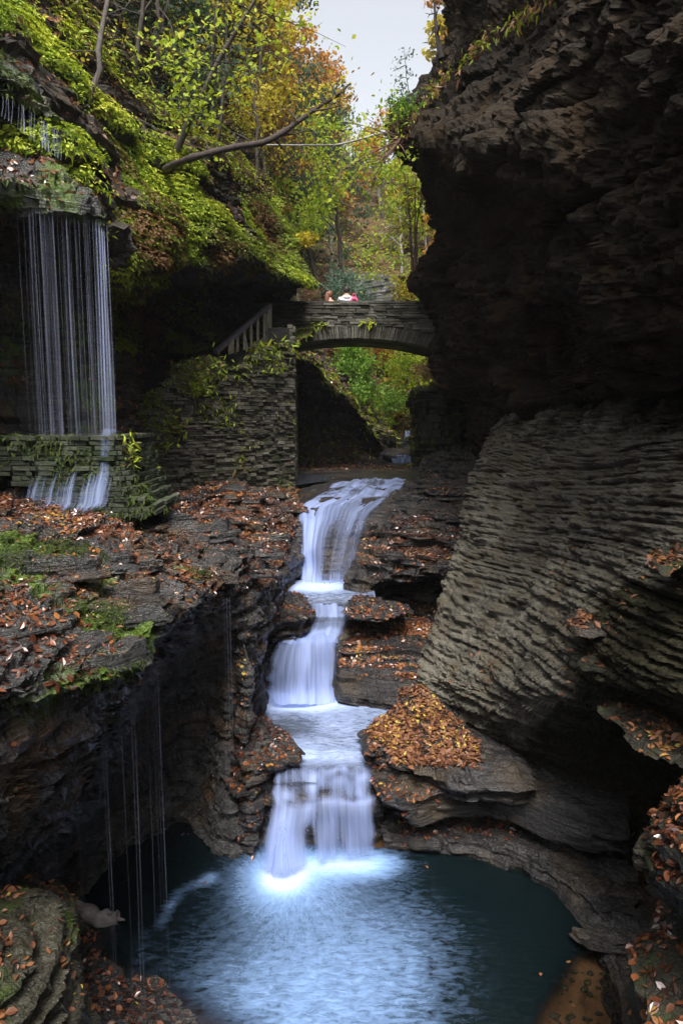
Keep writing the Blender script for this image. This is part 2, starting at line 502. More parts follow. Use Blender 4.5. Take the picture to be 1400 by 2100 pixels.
def foliage(name, a, b, c): return leaf_mat(name, [(0, a), (.5, b), (1, c)], rough=.6, trans=.55)
M['f_yellow'] = foliage('foliage_yellow', (.3, .26, .02), (.6, .5, .03), (.8, .66, .05))
M['f_lime'] = foliage('foliage_lime', (.2, .34, .02), (.42, .56, .03), (.66, .72, .06))
M['f_green'] = foliage('foliage_green', (.08, .2, .02), (.18, .36, .03), (.32, .52, .06))
M['f_dark'] = foliage('foliage_evergreen', (.025, .055, .03), (.06, .12, .055), (.11, .2, .09))
M['f_orange'] = foliage('foliage_orange', (.32, .12, .02), (.6, .27, .04), (.75, .45, .06))
M['f_rust'] = foliage('foliage_rust', (.16, .09, .045), (.3, .18, .09), (.42, .27, .12))
M['f_blue'] = foliage('foliage_bluegreen', (.06, .13, .09), (.14, .26, .18), (.25, .38, .27))

def bark_mat(name, a, b):
    t = NT(name); pos = t.geo()['Position']
    n = t.noise(t.mapping(pos, (14, 14, 3)), 1, 5, .7)
    return t.done(t.bsdf(t.ramp(n, [(.3, a), (.7, b)]), .85, t.bump(n, .8, .02)))
M['bark'] = bark_mat('bark', (.035, .028, .025), (.11, .09, .075))
M['bark_dark'] = bark_mat('bark_dark', (.02, .014, .012), (.06, .042, .035))
M['bark_pale'] = bark_mat('bark_pale', (.2, .19, .17), (.45, .43, .40))
M['root'] = bark_mat('root_brown', (.08, .04, .03), (.2, .11, .08))

def stone_wall_mat(name, dark, light, moss=.5, mossdark=(.02, .035, .008)):
    t = NT(name); g = t.geo(); pos = g['Position']
    c = t.ramp(t.attr('rnd'), [(0, dark), (1, light)])
    c = t.mix(t.mr(t.noise(pos, 3.0, 4, .65), .55 - .1 * moss, .72, 0, .85), c, mossdark)
    grain = t.noise(pos, 40, 4, .7)
    c = t.mix(t.mr(grain, .55, .3, 0, .6), c, tuple(v * .4 for v in dark))
    return t.done(t.bsdf(c, t.mr(t.noise(pos, 2, 3), .35, .6, .45, .9), spec=.25, normal=t.bump(t.noise(t.mapping(pos, (12, 12, 50)), 1, 4, .7), .9, .03)))
M['masonry'] = stone_wall_mat('drystone', (.035, .032, .025), (.21, .19, .155), moss=1.4, mossdark=(.035, .045, .014))
M['bridge_stone'] = stone_wall_mat('bridge_stone', (.035, .033, .026), (.22, .205, .17), moss=1.2, mossdark=(.02, .028, .007))
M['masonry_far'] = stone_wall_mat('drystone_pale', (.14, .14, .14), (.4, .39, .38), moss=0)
M['mossy_steps'] = stone_wall_mat('mossy_step_stone', (.02, .025, .015), (.09, .10, .07), moss=1.0, mossdark=(.02, .04, .008))
M['mortar'] = rock_mat('dark_mortar', (.012, .012, .011), (.03, .03, .027), wet=.2, spec=0.1)  # plain dark colour of the cores, vault and parapets behind the stonework

def plain(name, c1, c2, rough=.6, scale=12, sz=(1, 1, 1)):
    t = NT(name); pos = t.geo()['Position']
    n = t.noise(t.mapping(pos, sz), scale, 4, .65)
    return t.done(t.bsdf(t.ramp(n, [(.3, c1), (.7, c2)]), rough, t.bump(n, .4, .01)))
M['wood'] = plain('weathered_wood', (.3, .27, .19), (.55, .5, .38), .7, 6)
M['wood_rail'] = plain('wet_rail_wood', (.2, .17, .19), (.38, .34, .38), .3, 6)
M['driftwood'] = plain('driftwood', (.16, .13, .12), (.42, .37, .36), .6, 8, (1, 1, 3))
M['hoodie'] = plain('hoodie_cloth', (.5, .5, .55), (.7, .7, .75), .9, 20)
M['olive'] = plain('olive_cloth', (.10, .12, .06), (.17, .19, .10), .9, 20)
M['denim'] = plain('denim', (.03, .04, .07), (.06, .07, .12), .9, 30)
M['pink'] = plain('pink_cloth', (.7, .08, .2), (.85, .12, .3), .8, 20)
M['skin'] = plain('skin', (.42, .24, .17), (.5, .3, .22), .6, 20)
M['hair_dark'] = plain('hair_dark', (.015, .012, .01), (.04, .03, .025), .6, 60)
M['hair_red'] = plain('hair_auburn', (.12, .04, .025), (.26, .10, .06), .6, 60)

def fall_mat(name, su=10.0, sv=.35, dens=1.0, soft=.5, col=(.46, .57, .95), lo=.3, hi=.72, amin=0.0):
    """long-exposure falling water: soft white veil broken into streaks along v"""
    t = NT(name)
    uvn = t.node('ShaderNodeUVMap'); uvn.uv_map = 'UVMap'; uv = uvn.outputs[0]
    a = t.noise(t.mapping(uv, (su, sv, 1)), 1.0, 3, .6, .15)
    b = t.noise(t.mapping(uv, (su * 3.1, sv * 1.3, 1)), 1.0, 2, .6)
    c0 = t.noise(t.mapping(uv, (su * .28, sv * .9, 1)), 1.0, 3, .55, .3)
    st = t.math('ADD', t.math('MULTIPLY', c0, .45), t.math('ADD', t.math('MULTIPLY', a, .37), t.math('MULTIPLY', b, .18)))
    al = t.mr(st, lo, hi, amin, 1.0)
    al = t.math('MULTIPLY', al, dens)
    # attribute 'body' 0..1: raises or lowers how opaque the water is
    bod = t.attr('body')
    al = t.math('MULTIPLY', t.math('ADD', al, t.math('SUBTRACT', bod, .5), clamp=True), t.mr(bod, 0, .25), clamp=True)
    d = t.bsdf(col, .55, spec=.3)
    tr = t.node('ShaderNodeBsdfTranslucent'); tr.inputs['Color'].default_value = (*col, 1)
    m1 = t.node('ShaderNodeMixShader'); m1.inputs[0].default_value = soft; t.l.new(d, m1.inputs[1]); t.l.new(tr.outputs[0], m1.inputs[2])
    tp = t.node('ShaderNodeBsdfTransparent')
    m2 = t.node('ShaderNodeMixShader'); t.l.new(al, m2.inputs[0]); t.l.new(tp.outputs[0], m2.inputs[1]); t.l.new(m1.outputs[0], m2.inputs[2])
    return t.done(m2.outputs[0])
M['fall'] = fall_mat('falling_water')
M['fall_thin'] = fall_mat('thin_falling_water', su=30, lo=.45, hi=.75)
M['spray'] = fall_mat('white_spray', su=6, sv=3, lo=.2, hi=.9, dens=.8)
def thread_mat():
    t = NT('water_thread')
    al = t.math('MULTIPLY', t.attr('body'), t.mr(t.noise(t.mapping(t.geo()['Position'], (9, 9, .7)), 1, 2), .3, .7, .35, 1))
    d = t.bsdf((.58, .64, .86), .4); tr = t.node('ShaderNodeBsdfTranslucent'); tr.inputs['Color'].default_value = (.6, .68, .95, 1)
    m1 = t.node('ShaderNodeMixShader'); m1.inputs[0].default_value = .5; t.l.new(d, m1.inputs[1]); t.l.new(tr.outputs[0], m1.inputs[2])
    tp = t.node('ShaderNodeBsdfTransparent'); m2 = t.node('ShaderNodeMixShader')
    t.l.new(al, m2.inputs[0]); t.l.new(tp.outputs[0], m2.inputs[1]); t.l.new(m1.outputs[0], m2.inputs[2])
    return t.done(m2.outputs[0])
M['thread'] = thread_mat()

def pool_mat(name, deep=(.003, .0075, .009), foam=(.25, .41, .73), bump=.25, rough=.12, fs=(5, 5)):
    """attributes: foam 0..1, shallow 0..1, (a,r) polar streak coordinates in the UV map"""
    t = NT(name); pos = t.geo()['Position']
    uvn = t.node('ShaderNodeUVMap'); uvn.uv_map = 'UVMap'; uv = uvn.outputs[0]
    st = t.noise(t.mapping(uv, (1, 1, 1)), 1.0, 4, .65, .4)
    fine = t.noise(t.mapping(uv, (3.6, 3.4, 1)), 1.0, 4, .7, .3)
    s = t.math('ADD', t.math('MULTIPLY', st, .5), t.math('MULTIPLY', fine, .5))
    rp = t.noise(t.mapping(pos, (7, 19, 1)), 1.0, 5, .72, .6)
    sm = t.node('ShaderNodeMix'); sm.data_type = 'FLOAT'; t.set(sm.inputs[0], t.attr('near')); t.set(sm.inputs[2], rp); t.set(sm.inputs[3], s); s = sm.outputs[0]
    f = t.attr('foam')
    ff = t.math('ADD', t.math('MULTIPLY', f, 1.25), t.math('MULTIPLY', t.math('SUBTRACT', s, .5), 1.35))
    ff = t.math('MULTIPLY', t.mr(ff, .05, 1.35), t.mr(f, .02, .3), clamp=True)
    h = t.noise(t.mapping(pos, (7, 7, 7)), 1, 4, .6)
    nrm = t.bump(t.math('ADD', h, s), bump, .05)
    wcol = t.mix(t.mr(ff, .62, 1.0), t.mix(t.mr(ff, 0, .62), deep, foam), (.48, .59, .86))
    w = t.bsdf(wcol, t.mr(ff, 0, .6, rough, .6), nrm, spec=.6)
    tp = t.node('ShaderNodeBsdfTransparent'); tp.inputs['Color'].default_value = (.75, .75, .7, 1)
    gl = t.node('ShaderNodeBsdfGlossy'); gl.inputs['Roughness'].default_value = .12; t.set(gl.inputs['Normal'], nrm)
    fr = t.node('ShaderNodeFresnel'); fr.inputs[0].default_value = 1.33; t.set(fr.inputs['Normal'], nrm)
    clear = t.node('ShaderNodeMixShader'); t.l.new(fr.outputs[0], clear.inputs[0]); t.l.new(tp.outputs[0], clear.inputs[1]); t.l.new(gl.outputs[0], clear.inputs[2])
    m = t.node('ShaderNodeMixShader'); t.l.new(t.attr('shallow'), m.inputs[0]); t.l.new(w, m.inputs[1]); t.l.new(clear.outputs[0], m.inputs[2])
    return t.done(m.outputs[0])
M['pool'] = pool_mat('pool_water')
M['stream'] = pool_mat('stream_water', deep=(.03, .036, .045), foam=(.40, .51, .82), bump=.7, rough=.1)
def proj(P):
    P = np.asarray(P, float)
    f = P[..., 1] * CP - P[..., 2] * SP
    u = P[..., 1] * SP + P[..., 2] * CP
    return 700 + FPX * P[..., 0] / f, 1050 - FPX * u / f
def ss(x, a, b):
    t = np.clip((x - a) / (b - a), 0, 1); return t * t * (3 - 2 * t)
# ------------------------------------------------------------------ the gorge
def rows(spec): return [[W(*p) for p in r] for r in spec]

def blob(V, px, py, Y, r):
    c = W(px, py, Y); return np.exp(-(((V - c) / r) ** 2).sum(-1))

# --- right overhanging cliff
A_ = rows([
 [(1080,-900,26),(1000,-900,17),(1130,-900,10),(1400,-900,6.0),(2300,-900,3.0),(3600,-900,.6)],
 [(1000,-300,25),(935,-300,17),(1110,-300,10),(1400,-300,5.2),(2300,-300,2.6),(3600,-200,.5)],
 [(985,0,24),(925,0,16.3),(1100,0,9.6),(1400,0,4.7),(2200,0,2.2),(3400,0,.45)],
 [(960,140,24),(897,140,15.7),(1060,170,9.6),(1400,180,4.6),(2200,150,2.2),(3400,150,.45)],
 [(885,280,24),(822,285,15),(1010,300,9.5),(1400,300,4.6),(2200,300,2.2),(3400,300,.45)],
 [(920,380,24),(884,378,15.8),(1040,400,9.9),(1400,420,4.7),(2200,420,2.2),(3400,420,.45)],
 [(950,500,24),(914,500,16.8),(1050,520,10.3),(1400,520,4.9),(2250,520,2.3),(3400,520,.5)],
 [(900,578,24),(862,575,18),(1030,610,10.8),(1400,610,5.1),(2300,620,2.5),(3400,620,.6)],
 [(950,650,25),(900,645,18.8),(1040,670,11.3),(1400,680,5.4),(2300,700,2.8),(3400,700,.7)],
 [(960,720,24.5),(908,725,19),(1040,750,12),(1400,740,5.8),(2300,760,3.1),(3400,760,.9)],
 [(985,800,23),(930,800,17.8),(1035,830,12.7),(1400,795,6.3),(2300,790,3.6),(3400,790,1.2)],
 [(1010,880,22),(965,890,17),(1040,872,13.8),(1400,812,7.6),(2300,780,5.2),(3400,780,2.6)],
 [(1020,980,22),(990,990,17.5),(1060,930,15),(1400,870,9.5),(2300,860,7.),(3400,860,4.)]])
def open_out(rows_, first, xs, ys):
    """beyond the frame the wall runs back past the viewpoint, well clear of it"""
    for r in rows_:
        for k, (x, y) in enumerate(zip(xs, ys)):
            q = r[first]
            r[first + 1 + k] = np.array([max(x, q[0] + .5 * (k + 1)), min(y, q[1] - 1.5 * (k + 1)), q[2]])
open_out(A_, 3, (3.2, 4.2), (1.8, -1.5))
A_ = [[W(1080,-900,26)+[0,0,8], W(1000,-900,17)+[0,1,6], W(1130,-900,10)+[.4,0,5], np.array([3.6,6,11.]), np.array([3.6,2.5,11.]), np.array([3.2,0,10.])]] + A_  # unseen top row, added to keep light out of the lower gorge
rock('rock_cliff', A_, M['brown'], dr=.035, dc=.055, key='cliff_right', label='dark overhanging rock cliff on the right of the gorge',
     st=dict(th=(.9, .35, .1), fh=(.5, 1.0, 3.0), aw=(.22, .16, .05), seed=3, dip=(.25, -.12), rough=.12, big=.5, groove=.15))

# --- right grey slab
B_ = rows([
 [(1020,800,19),(1060,790,15.8),(1150,770,12.6),(1280,750,10),(1420,730,8.2),(2100,700,5.8),(3300,700,2.5)],
 [(990,905,16.5),(1030,872,13.2),(1150,852,10.5),(1280,830,8.2),(1420,812,6.4),(2100,790,4.2),(3300,790,1.5)],
 [(985,985,15),(968,965,12.5),(1100,980,9.8),(1250,980,7.5),(1420,960,5.8),(2100,960,3.6),(3300,960,1.0)],
 [(985,1100,13.6),(948,1090,11.6),(1080,1110,9.2),(1230,1110,7.0),(1420,1100,5.25),(2100,1100,3.2),(3300,1100,.8)],
 [(970,1190,12.6),(920,1170,11),(1050,1200,8.7),(1200,1215,6.6),(1420,1200,4.9),(2100,1200,2.9),(3300,1200,.7)],
 [(930,1300,11.5),(878,1310,10),(1000,1330,8.3),(1170,1330,6.3),(1400,1310,4.7),(2100,1310,2.7),(3300,1310,.6)],
 [(915,1390,11),(858,1390,9.5),(980,1420,7.9),(1140,1420,6.25),(1370,1400,4.75),(2100,1400,2.7),(3300,1400,.6)],
 [(930,1465,10.5),(878,1455,9.3),(985,1480,8),(1150,1490,6.6),(1370,1470,5.1),(2100,1480,3.),(3300,1480,.7)],
 [(960,1530,10),(935,1525,9.0),(1025,1545,8.2),(1200,1570,7.2),(1420,1560,5.9),(2100,1600,3.6),(3300,1600,1.)],
 [(960,1640,9.5),(930,1640,8.6),(1060,1650,8.2),(1220,1700,7.4),(1440,1700,6.3),(2100,1800,4.),(3300,1800,1.3)],
 [(960,1760,9),(950,1760,8.5),(1090,1790,7.9),(1260,1850,7.1),(1480,1900,6.1),(2100,2100,4.),(3300,2300,1.3)]])
open_out(B_, 4, (3.4, 4.4), (1.8, -1.5))
def dark_slab(V):  # darker tone towards right, top and foot, passed through the moss attribute
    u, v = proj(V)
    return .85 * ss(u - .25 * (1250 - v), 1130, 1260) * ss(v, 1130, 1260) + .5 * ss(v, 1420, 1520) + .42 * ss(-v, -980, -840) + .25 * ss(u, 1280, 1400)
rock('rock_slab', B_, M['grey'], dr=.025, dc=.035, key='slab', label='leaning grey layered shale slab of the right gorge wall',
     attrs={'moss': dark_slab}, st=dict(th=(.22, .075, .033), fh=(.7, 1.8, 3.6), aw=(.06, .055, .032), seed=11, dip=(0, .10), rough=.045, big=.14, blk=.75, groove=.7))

# --- stepped ledges right of the upper fall
C_ = rows([
 [(866,930,19),(878,930,19),(900,925,18.5),(940,915,18),(1040,900,17)],
 [(852,978,17.2),(866,970,17),(900,965,16.8),(950,955,16.3),(1040,940,15.5)],
 [(815,1005,15.5),(842,1000,15.3),(895,1000,15),(945,995,14.8),(1040,990,14)],
 [(775,1040,14),(800,1040,13.9),(860,1042,13.8),(920,1040,13.5),(1020,1030,12.8)],
 [(752,1085,12.8),(780,1090,12.8),(835,1100,12.6),(900,1095,12.4),(1010,1090,11.6)],
 [(728,1145,12.1),(755,1150,12.0),(805,1155,11.9),(880,1155,11.5),(990,1150,10.7)],
 [(706,1190,11.7),(740,1200,11.5),(790,1180,11.4),(870,1168,11.1),(980,1170,10.4)],
 [(708,1212,11.6),(745,1222,11.4),(790,1196,11.5),(870,1180,11.2),(980,1180,10.6)],
 [(760,1222,12.4),(780,1230,12.4),(810,1215,12.6),(870,1205,12.4),(960,1215,11.8)],
 [(760,1262,12),(780,1270,12),(815,1290,11.6),(870,1290,11.4),(950,1300,11)],
 [(720,1290,11.2),(750,1310,11),(800,1325,10.7),(870,1330,10.5),(950,1330,10.3)]])
rock('rock_ledges', C_, M['wet'], dr=.03, dc=.04, key='ledges_right', label='leaf strewn stepped ledges right of the upper waterfall', terr=(.10, .95, 21, 24.0),
     st=dict(th=(.3, .1, .045), fh=(1., 2.5, 6.0), aw=(.11, .07, .03), seed=21, rough=.02, big=.12))

# --- ledges beside the middle fall (lower right)
D_ = rows([
 [(640,1265,11.0),(690,1262,10.9),(760,1262,11),(830,1270,11),(900,1280,10.8)],
 [(690,1300,10.4),(705,1300,10.3),(770,1300,10.4),(830,1312,10.3),(900,1310,10.2)],
 [(690,1330,10.1),(708,1335,10.0),(770,1338,10.0),(830,1340,10.0),(900,1340,9.9)],
 [(688,1365,9.95),(702,1368,9.8),(760,1370,9.8),(830,1372,9.8),(900,1370,9.7)],
 [(685,1395,9.8),(700,1400,9.6),(760,1402,9.55),(830,1405,9.5),(900,1405,9.4)],
 [(682,1430,9.7),(700,1435,9.4),(760,1445,9.3),(810,1448,9.2),(900,1440,9.1)],
 [(682,1470,9.8),(700,1450,9.5),(765,1460,9.35),(815,1462,9.25),(900,1460,9.2)]])
rock('rock_ledges', D_, M['wet'], dr=.022, dc=.035, key='ledges_mid', label='low wet ledges with fallen leaves right of the middle cascade', terr=(.10, .9, 31, 18.0),
     st=dict(th=(.26, .09, .04), fh=(1., 2.5, 6.0), aw=(.05, .03, .012), seed=31, rough=.015, big=.08))

# --- leaf-covered shelf and the ledges below it
shelf('rock_shelf', [(742,1508),(775,1478),(815,1440),(850,1415),(900,1420),(950,1480),(1040,1540),(1080,1600),(960,1600),(890,1580),(800,1550),(752,1530)], -3.98, .24, M['wet'], key='leaf_shelf', seed=5, under=.05, lay=(.06, .14), mound=.1, label='rock shelf heaped with fallen leaves above the pool')
shelf('rock_shelf', [(770,1590),(760,1560),(850,1540),(1000,1560),(1200,1600),(1300,1700),(1180,1680),(1050,1630),(900,1620),(830,1640)], -4.2, .34, M['wet'], key='shelf_b', seed=8, under=.15, lay=(.06, .20), tilt=(0, .05), label='wet lip of rock beneath the leaf shelf')
# --- rim bench of the pool on the right
E_ = rows([
 [(770,1640,8.2),(850,1640,8.2),(1000,1640,8.1),(1150,1680,7.7),(1300,1780,7.1),(1450,1900,6.3),(1600,2200,5)],
 [(775,1675,7.75),(850,1672,7.8),(1000,1680,7.6),(1130,1720,7.2),(1260,1800,6.6),(1390,1930,5.8),(1500,2200,4.6)],
 [(780,1690,7.5),(850,1692,7.55),(980,1705,7.3),(1100,1750,6.9),(1210,1830,6.35),(1320,1960,5.5),(1420,2200,4.3)],
])
E_ = [list(r) for r in E_]
for z_, px_ in ((-4.90, [(786,1722),(850,1726),(975,1742),(1076,1776),(1172,1834),(1262,1960),(1310,2200)]), (-4.985, [(788,1735),(850,1740),(970,1753),(1068,1786),(1158,1840),(1240,1960),(1285,2200)]), (-5.35, [(792,1775),(850,1782),(960,1797),(1050,1830),(1130,1885),(1205,2010),(1240,2260)])):
    E_.append([WZ(p[0], p[1], z_) for p in px_])
rock('rock_bench', E_, M['wet'], dr=.02, dc=.035, key='bench', label='curved wet rock bench around the right rim of the pool', terr=(.05, .9, 41, 18.0),
     st=dict(th=(.16, .06, .03), fh=(1., 2.5, 6.0), aw=(.06, .04, .02), seed=41, rough=.03, big=.06))

# --- right foreground rocks
F1 = rows([
 [(1500,1560,5.2),(1405,1560,4.6),(1500,1520,4.0),(2000,1450,2.6),(2900,1450,1.2)],
 [(1480,1640,5.),(1368,1640,4.3),(1440,1640,3.6),(2000,1600,2.3),(2900,1600,1.)],
 [(1450,1690,4.8),(1340,1700,4.2),(1430,1700,3.4),(2000,1700,2.2),(2900,1700,.9)],
 [(1430,1740,4.8),(1312,1745,4.1),(1420,1790,3.3),(2000,1850,2.1),(2900,1850,.8)],
 [(1450,1790,4.8),(1325,1800,4.05),(1420,1850,3.3),(2000,1950,2.1),(2900,1950,.8)],
 [(1480,1870,4.8),(1385,1880,4.1),(1440,1910,3.5),(2000,2100,2.3),(2900,2100,.9)],
 [(1500,1960,4.8),(1430,1960,4.3),(1480,1990,3.8),(2000,2300,2.6),(2900,2300,1.)]])
open_out(F1, 2, (3.0, 3.8), (1.6, -1.0))
rock('rock_outcrop', F1, M['left'], dr=.02, dc=.025, key='outcrop_right', label='layered rock outcrop with leaves at the right frame edge',
     st=dict(th=(.2, .08, .035), fh=(1.5, 3.5, 8.0), aw=(.07, .035, .012), seed=51, rough=.02, big=.1, dip=(-.1, .3)))
shelf('rock_shelf', [(1300,1960),(1330,1925),(1400,1880),(1600,1880),(1900,2100),(1900,2600),(1500,2500),(1320,2250),(1325,2050)], -3.55, 1.5, M['left'], key='shelf_rb', seed=15, under=.1, label='leaf covered shelf in the bottom right corner', mound=.15, tilt=(.1, .2))
shelf('rock_shelf', [(1222,1452),(1290,1436),(1400,1440),(1600,1450),(1650,1600),(1450,1560),(1370,1545),(1290,1500)], -2.45, .22, M['left'], key='shelf_rm', seed=16, under=.5, label='jutting shelf with leaves on the right wall under the grey slab', mound=.1)
shelf('rock_shelf', [(1150,1262),(1200,1238),(1300,1234),(1350,1250),(1320,1280),(1260,1290),(1190,1286)], -1.82, .14, M['wet'], key='shelf_ru', seed=17, under=.3, label='dark leaf strewn notch shelf in the grey right wall', mound=.05)

# --- left terrace, its overhang, the dark cave below and the near left wall
def moss_terrace(V):
    m = .75 * blob(V, 60, 1080, 6, np.array([.55, .9, .6])) + .9 * blob(V, 130, 1130, 6.2, np.array([.35, .45, .5])) + .8 * blob(V, 215, 1290, 5., np.array([.35, .35, .3]))
    m += .8 * blob(V, 180, 1225, 5.7, np.array([.25, .3, .3])) + .6 * blob(V, 400, 1170, 7.2, np.array([.3, .4, .4])) + .6 * blob(V, 300, 1330, 4.8, np.array([.25, .6, .3]))
    m += .55 * blob(V, 120, 1420, 3.9, np.array([.9, .6, .18])) + .5 * blob(V, 30, 1200, 5, np.array([.4, .4, .3]))
    return m
G_ = rows([
 [(-1500,960,5),(-500,980,7.5),(0,1005,8.5),(100,1028,8.8),(160,1028,8.9),(225,1025,9.0),(320,1015,10.8),(430,1000,13.2),(510,1000,15),(590,998,16.2),(640,1005,17.4)],
 [(-1500,1050,3.5),(-500,1050,5.8),(0,1040,7.2),(100,1062,7.4),(160,1062,7.6),(225,1065,7.9),(330,1050,9.6),(440,1030,12),(515,1030,13.7),(590,1030,14.6),(630,1050,15)],
 [(-1500,1150,2.4),(-500,1130,4.4),(0,1095,6.0),(105,1110,6.5),(170,1110,6.8),(235,1110,7.2),(345,1090,8.7),(440,1058,10.9),(515,1055,12.5),(590,1062,13.2),(622,1085,13.4)],
 [(-1500,1280,1.7),(-500,1240,3.3),(0,1190,4.9),(110,1195,5.3),(175,1190,5.7),(240,1175,6.1),(350,1150,7.3),(430,1105,9.2),(500,1075,11.2),(560,1075,12.3),(605,1090,12.8)],
 [(-1500,1420,1.3),(-500,1360,2.6),(0,1300,4.0),(115,1300,4.4),(180,1285,4.7),(240,1262,5.15),(345,1205,6.2),(420,1160,7.6),(490,1130,9),(550,1130,10.1),(585,1150,11)],
 [(-1500,1560,1.1),(-500,1480,2.2),(0,1415,3.4),(120,1400,3.8),(190,1388,4.0),(262,1362,4.35),(328,1262,5.25),(400,1225,6.2),(475,1190,7.6),(530,1180,8.7),(562,1200,9.6)],
 [(-1500,1620,1.2),(-500,1530,2.3),(0,1455,3.5),(120,1445,4.0),(190,1430,4.2),(265,1405,4.7),(335,1300,5.7),(402,1262,6.6),(470,1240,7.5),(525,1230,8.4),(558,1240,9.2)],
 [(-1500,1800,1.3),(-500,1660,2.5),(0,1560,3.5),(110,1540,3.95),(192,1500,4.4),(262,1490,6.0),(335,1440,7.8),(402,1420,8.4),(462,1340,8.2),(518,1320,8.1),(548,1340,8.9)],
 [(-1500,2000,1.3),(-500,1800,2.5),(0,1670,3.6),(80,1665,4.05),(158,1640,4.7),(240,1620,7.2),(330,1600,8.2),(405,1590,8.3),(455,1520,8.0),(500,1500,8.2),(535,1480,8.8)],
 [(-1500,2200,1.3),(-500,1950,2.6),(-20,1760,3.8),(40,1765,4.4),(105,1760,5.2),(210,1740,7.0),(330,1720,7.6),(410,1700,7.6),(470,1660,7.4),(515,1640,7.7),(560,1600,8.2)],
 [(-1500,2400,1.5),(-500,2150,2.9),(-30,1870,4.3),(40,1875,5.1),(110,1860,6),(200,1835,6.6),(330,1812,6.9),(410,1800,7.0),(480,1795,7.05),(530,1790,7.1),(580,1760,7.4)]])
for r in G_: r[0] = np.array([min(-2.4, r[1][0] - .5), min(.4, r[1][1] - 1.2), r[1][2]])
rock('rock_terrace', G_, M['terrace'], dr=.022, dc=.032, key='terrace', label='wet mossy leaf strewn rock terrace with a dark cave beneath on the left', terr=(.075, .9, 61, 22.0), attrs={'moss': moss_terrace},
     st=dict(th=(.21, .08, .035), fh=(1.2, 3, 7), aw=(.075, .06, .03), seed=61, rough=.05, big=.10))

# rounded block left of the chute, slabs behind it
K1 = rows([
 [(560,1000,16.5),(420,1060,11.2),(400,1100,10),(470,1130,9.9),(600,1100,13)],
 [(560,1050,14),(440,1085,10.6),(470,1105,9.9),(530,1110,9.9),(620,1150,12.5)],
 [(520,1070,13),(435,1100,9.8),(490,1120,9.3),(548,1140,9.6),(600,1200,12)],
 [(470,1120,12),(440,1150,9.1),(500,1170,8.7),(562,1180,9.4),(592,1240,11.5)],
 [(470,1200,12),(452,1215,8.6),(510,1220,8.4),(552,1225,9.3),(565,1280,11)],
 [(470,1280,12),(470,1260,8.3),(515,1280,8.2),(530,1310,8.9),(538,1350,10.5)],
 [(470,1400,12),(478,1340,8.1),(515,1370,7.9),(522,1400,8.6),(528,1420,10.2)],
 [(470,1480,12),(485,1430,8.0),(512,1450,7.8),(524,1470,8.5),(535,1500,10.0)],
 [(470,1560,12),(480,1500,8.0),(505,1530,7.8),(530,1550,8.4),(545,1560,9.8)]])
rock('rock_buttress', K1, M['terrace'], dr=.025, dc=.03, key='buttress', label='rounded leaf strewn rock buttress beside the middle cascade', attrs={'moss': lambda V: V[:, 0] * 0 + .1},
     st=dict(th=(.3, .1, .04), fh=(1., 2.6, 6.5), aw=(.07, .035, .012), seed=71, rough=.02, big=.15))
# recess wall left of the upper fall
R1 = rows([
 [(470,1060,14.2),(520,1064,14.2),(580,1066,14),(640,1070,13.6)],
 [(470,1100,13.8),(520,1100,13.8),(580,1100,13.6),(645,1100,13.2)],
 [(470,1180,12.8),(520,1180,12.8),(580,1180,12.6),(650,1180,12.4)],
 [(470,1260,12.2),(520,1260,12.2),(580,1260,11.9),(655,1240,12.2)]])
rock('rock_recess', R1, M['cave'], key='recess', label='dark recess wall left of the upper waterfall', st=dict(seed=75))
shelf('rock_shelf', [(545,1232),(560,1212),(592,1205),(612,1218),(638,1244),(622,1262),(590,1258),(555,1266)], -3.02, .42, M['wet'], key='shelf_k', seed=18, under=.08, lay=(.055, .17), mound=.02, label='black ledge topped with leaves beside the narrow channel')
shelf('rock_shelf', [(545,1292),(560,1272),(600,1266),(650,1262),(664,1268),(635,1282),(590,1292)], -3.28, .16, M['wet'], key='shelf_k2', seed=19, under=.05, lay=(.05, .15), mound=.02, label='reddish wet step left of the middle cascade')
# black fin
K2 = rows([
 [(480,1300,9.4),(486,1262,8.6),(498,1262,8.45),(514,1270,8.8),(526,1300,9.8)],
 [(480,1340,9.4),(490,1310,8.5),(506,1310,8.4),(524,1330,8.9),(526,1360,9.8)],
 [(480,1400,9.2),(494,1370,8.35),(516,1380,8.3),(536,1400,8.8),(534,1420,9.8)],
 [(480,1450,9.2),(496,1420,8.3),(520,1430,8.3),(544,1445,8.8),(538,1450,9.8)],
 [(480,1500,9.2),(496,1470,8.2),(522,1470,8.3),(540,1480,8.8),(538,1500,9.8)]])
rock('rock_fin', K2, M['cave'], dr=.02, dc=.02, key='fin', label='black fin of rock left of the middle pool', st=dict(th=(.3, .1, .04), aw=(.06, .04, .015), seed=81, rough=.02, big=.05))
# leafy step left of the lower rapids and the leafy column down to the pool
shelf('rock_shelf', [(478,1480),(500,1465),(540,1475),(575,1500),(612,1530),(610,1555),(570,1560),(545,1560),(500,1560)], -4.02, .5, M['wet'], key='shelf_j', seed=22, under=.05, lay=(.06, .18), mound=.03, label='leafy rock step left of the lower rapids')
J_ = rows([
 [(490,1530,8.3),(470,1540,7.9),(500,1540,7.75),(540,1550,7.8),(575,1560,8.2)],
 [(480,1590,8.3),(472,1590,7.8),(500,1600,7.5),(535,1610,7.5),(560,1620,8.1)],
 [(480,1660,8.3),(480,1650,7.7),(505,1660,7.35),(535,1670,7.4),(550,1680,8.0)],
 [(480,1720,8.),(460,1710,7.5),(500,1720,7.25),(530,1720,7.25),(545,1740,7.9)],
 [(480,1800,7.7),(440,1790,7.2),(490,1790,7.05),(530,1790,7.05),(545,1800,7.8)]])
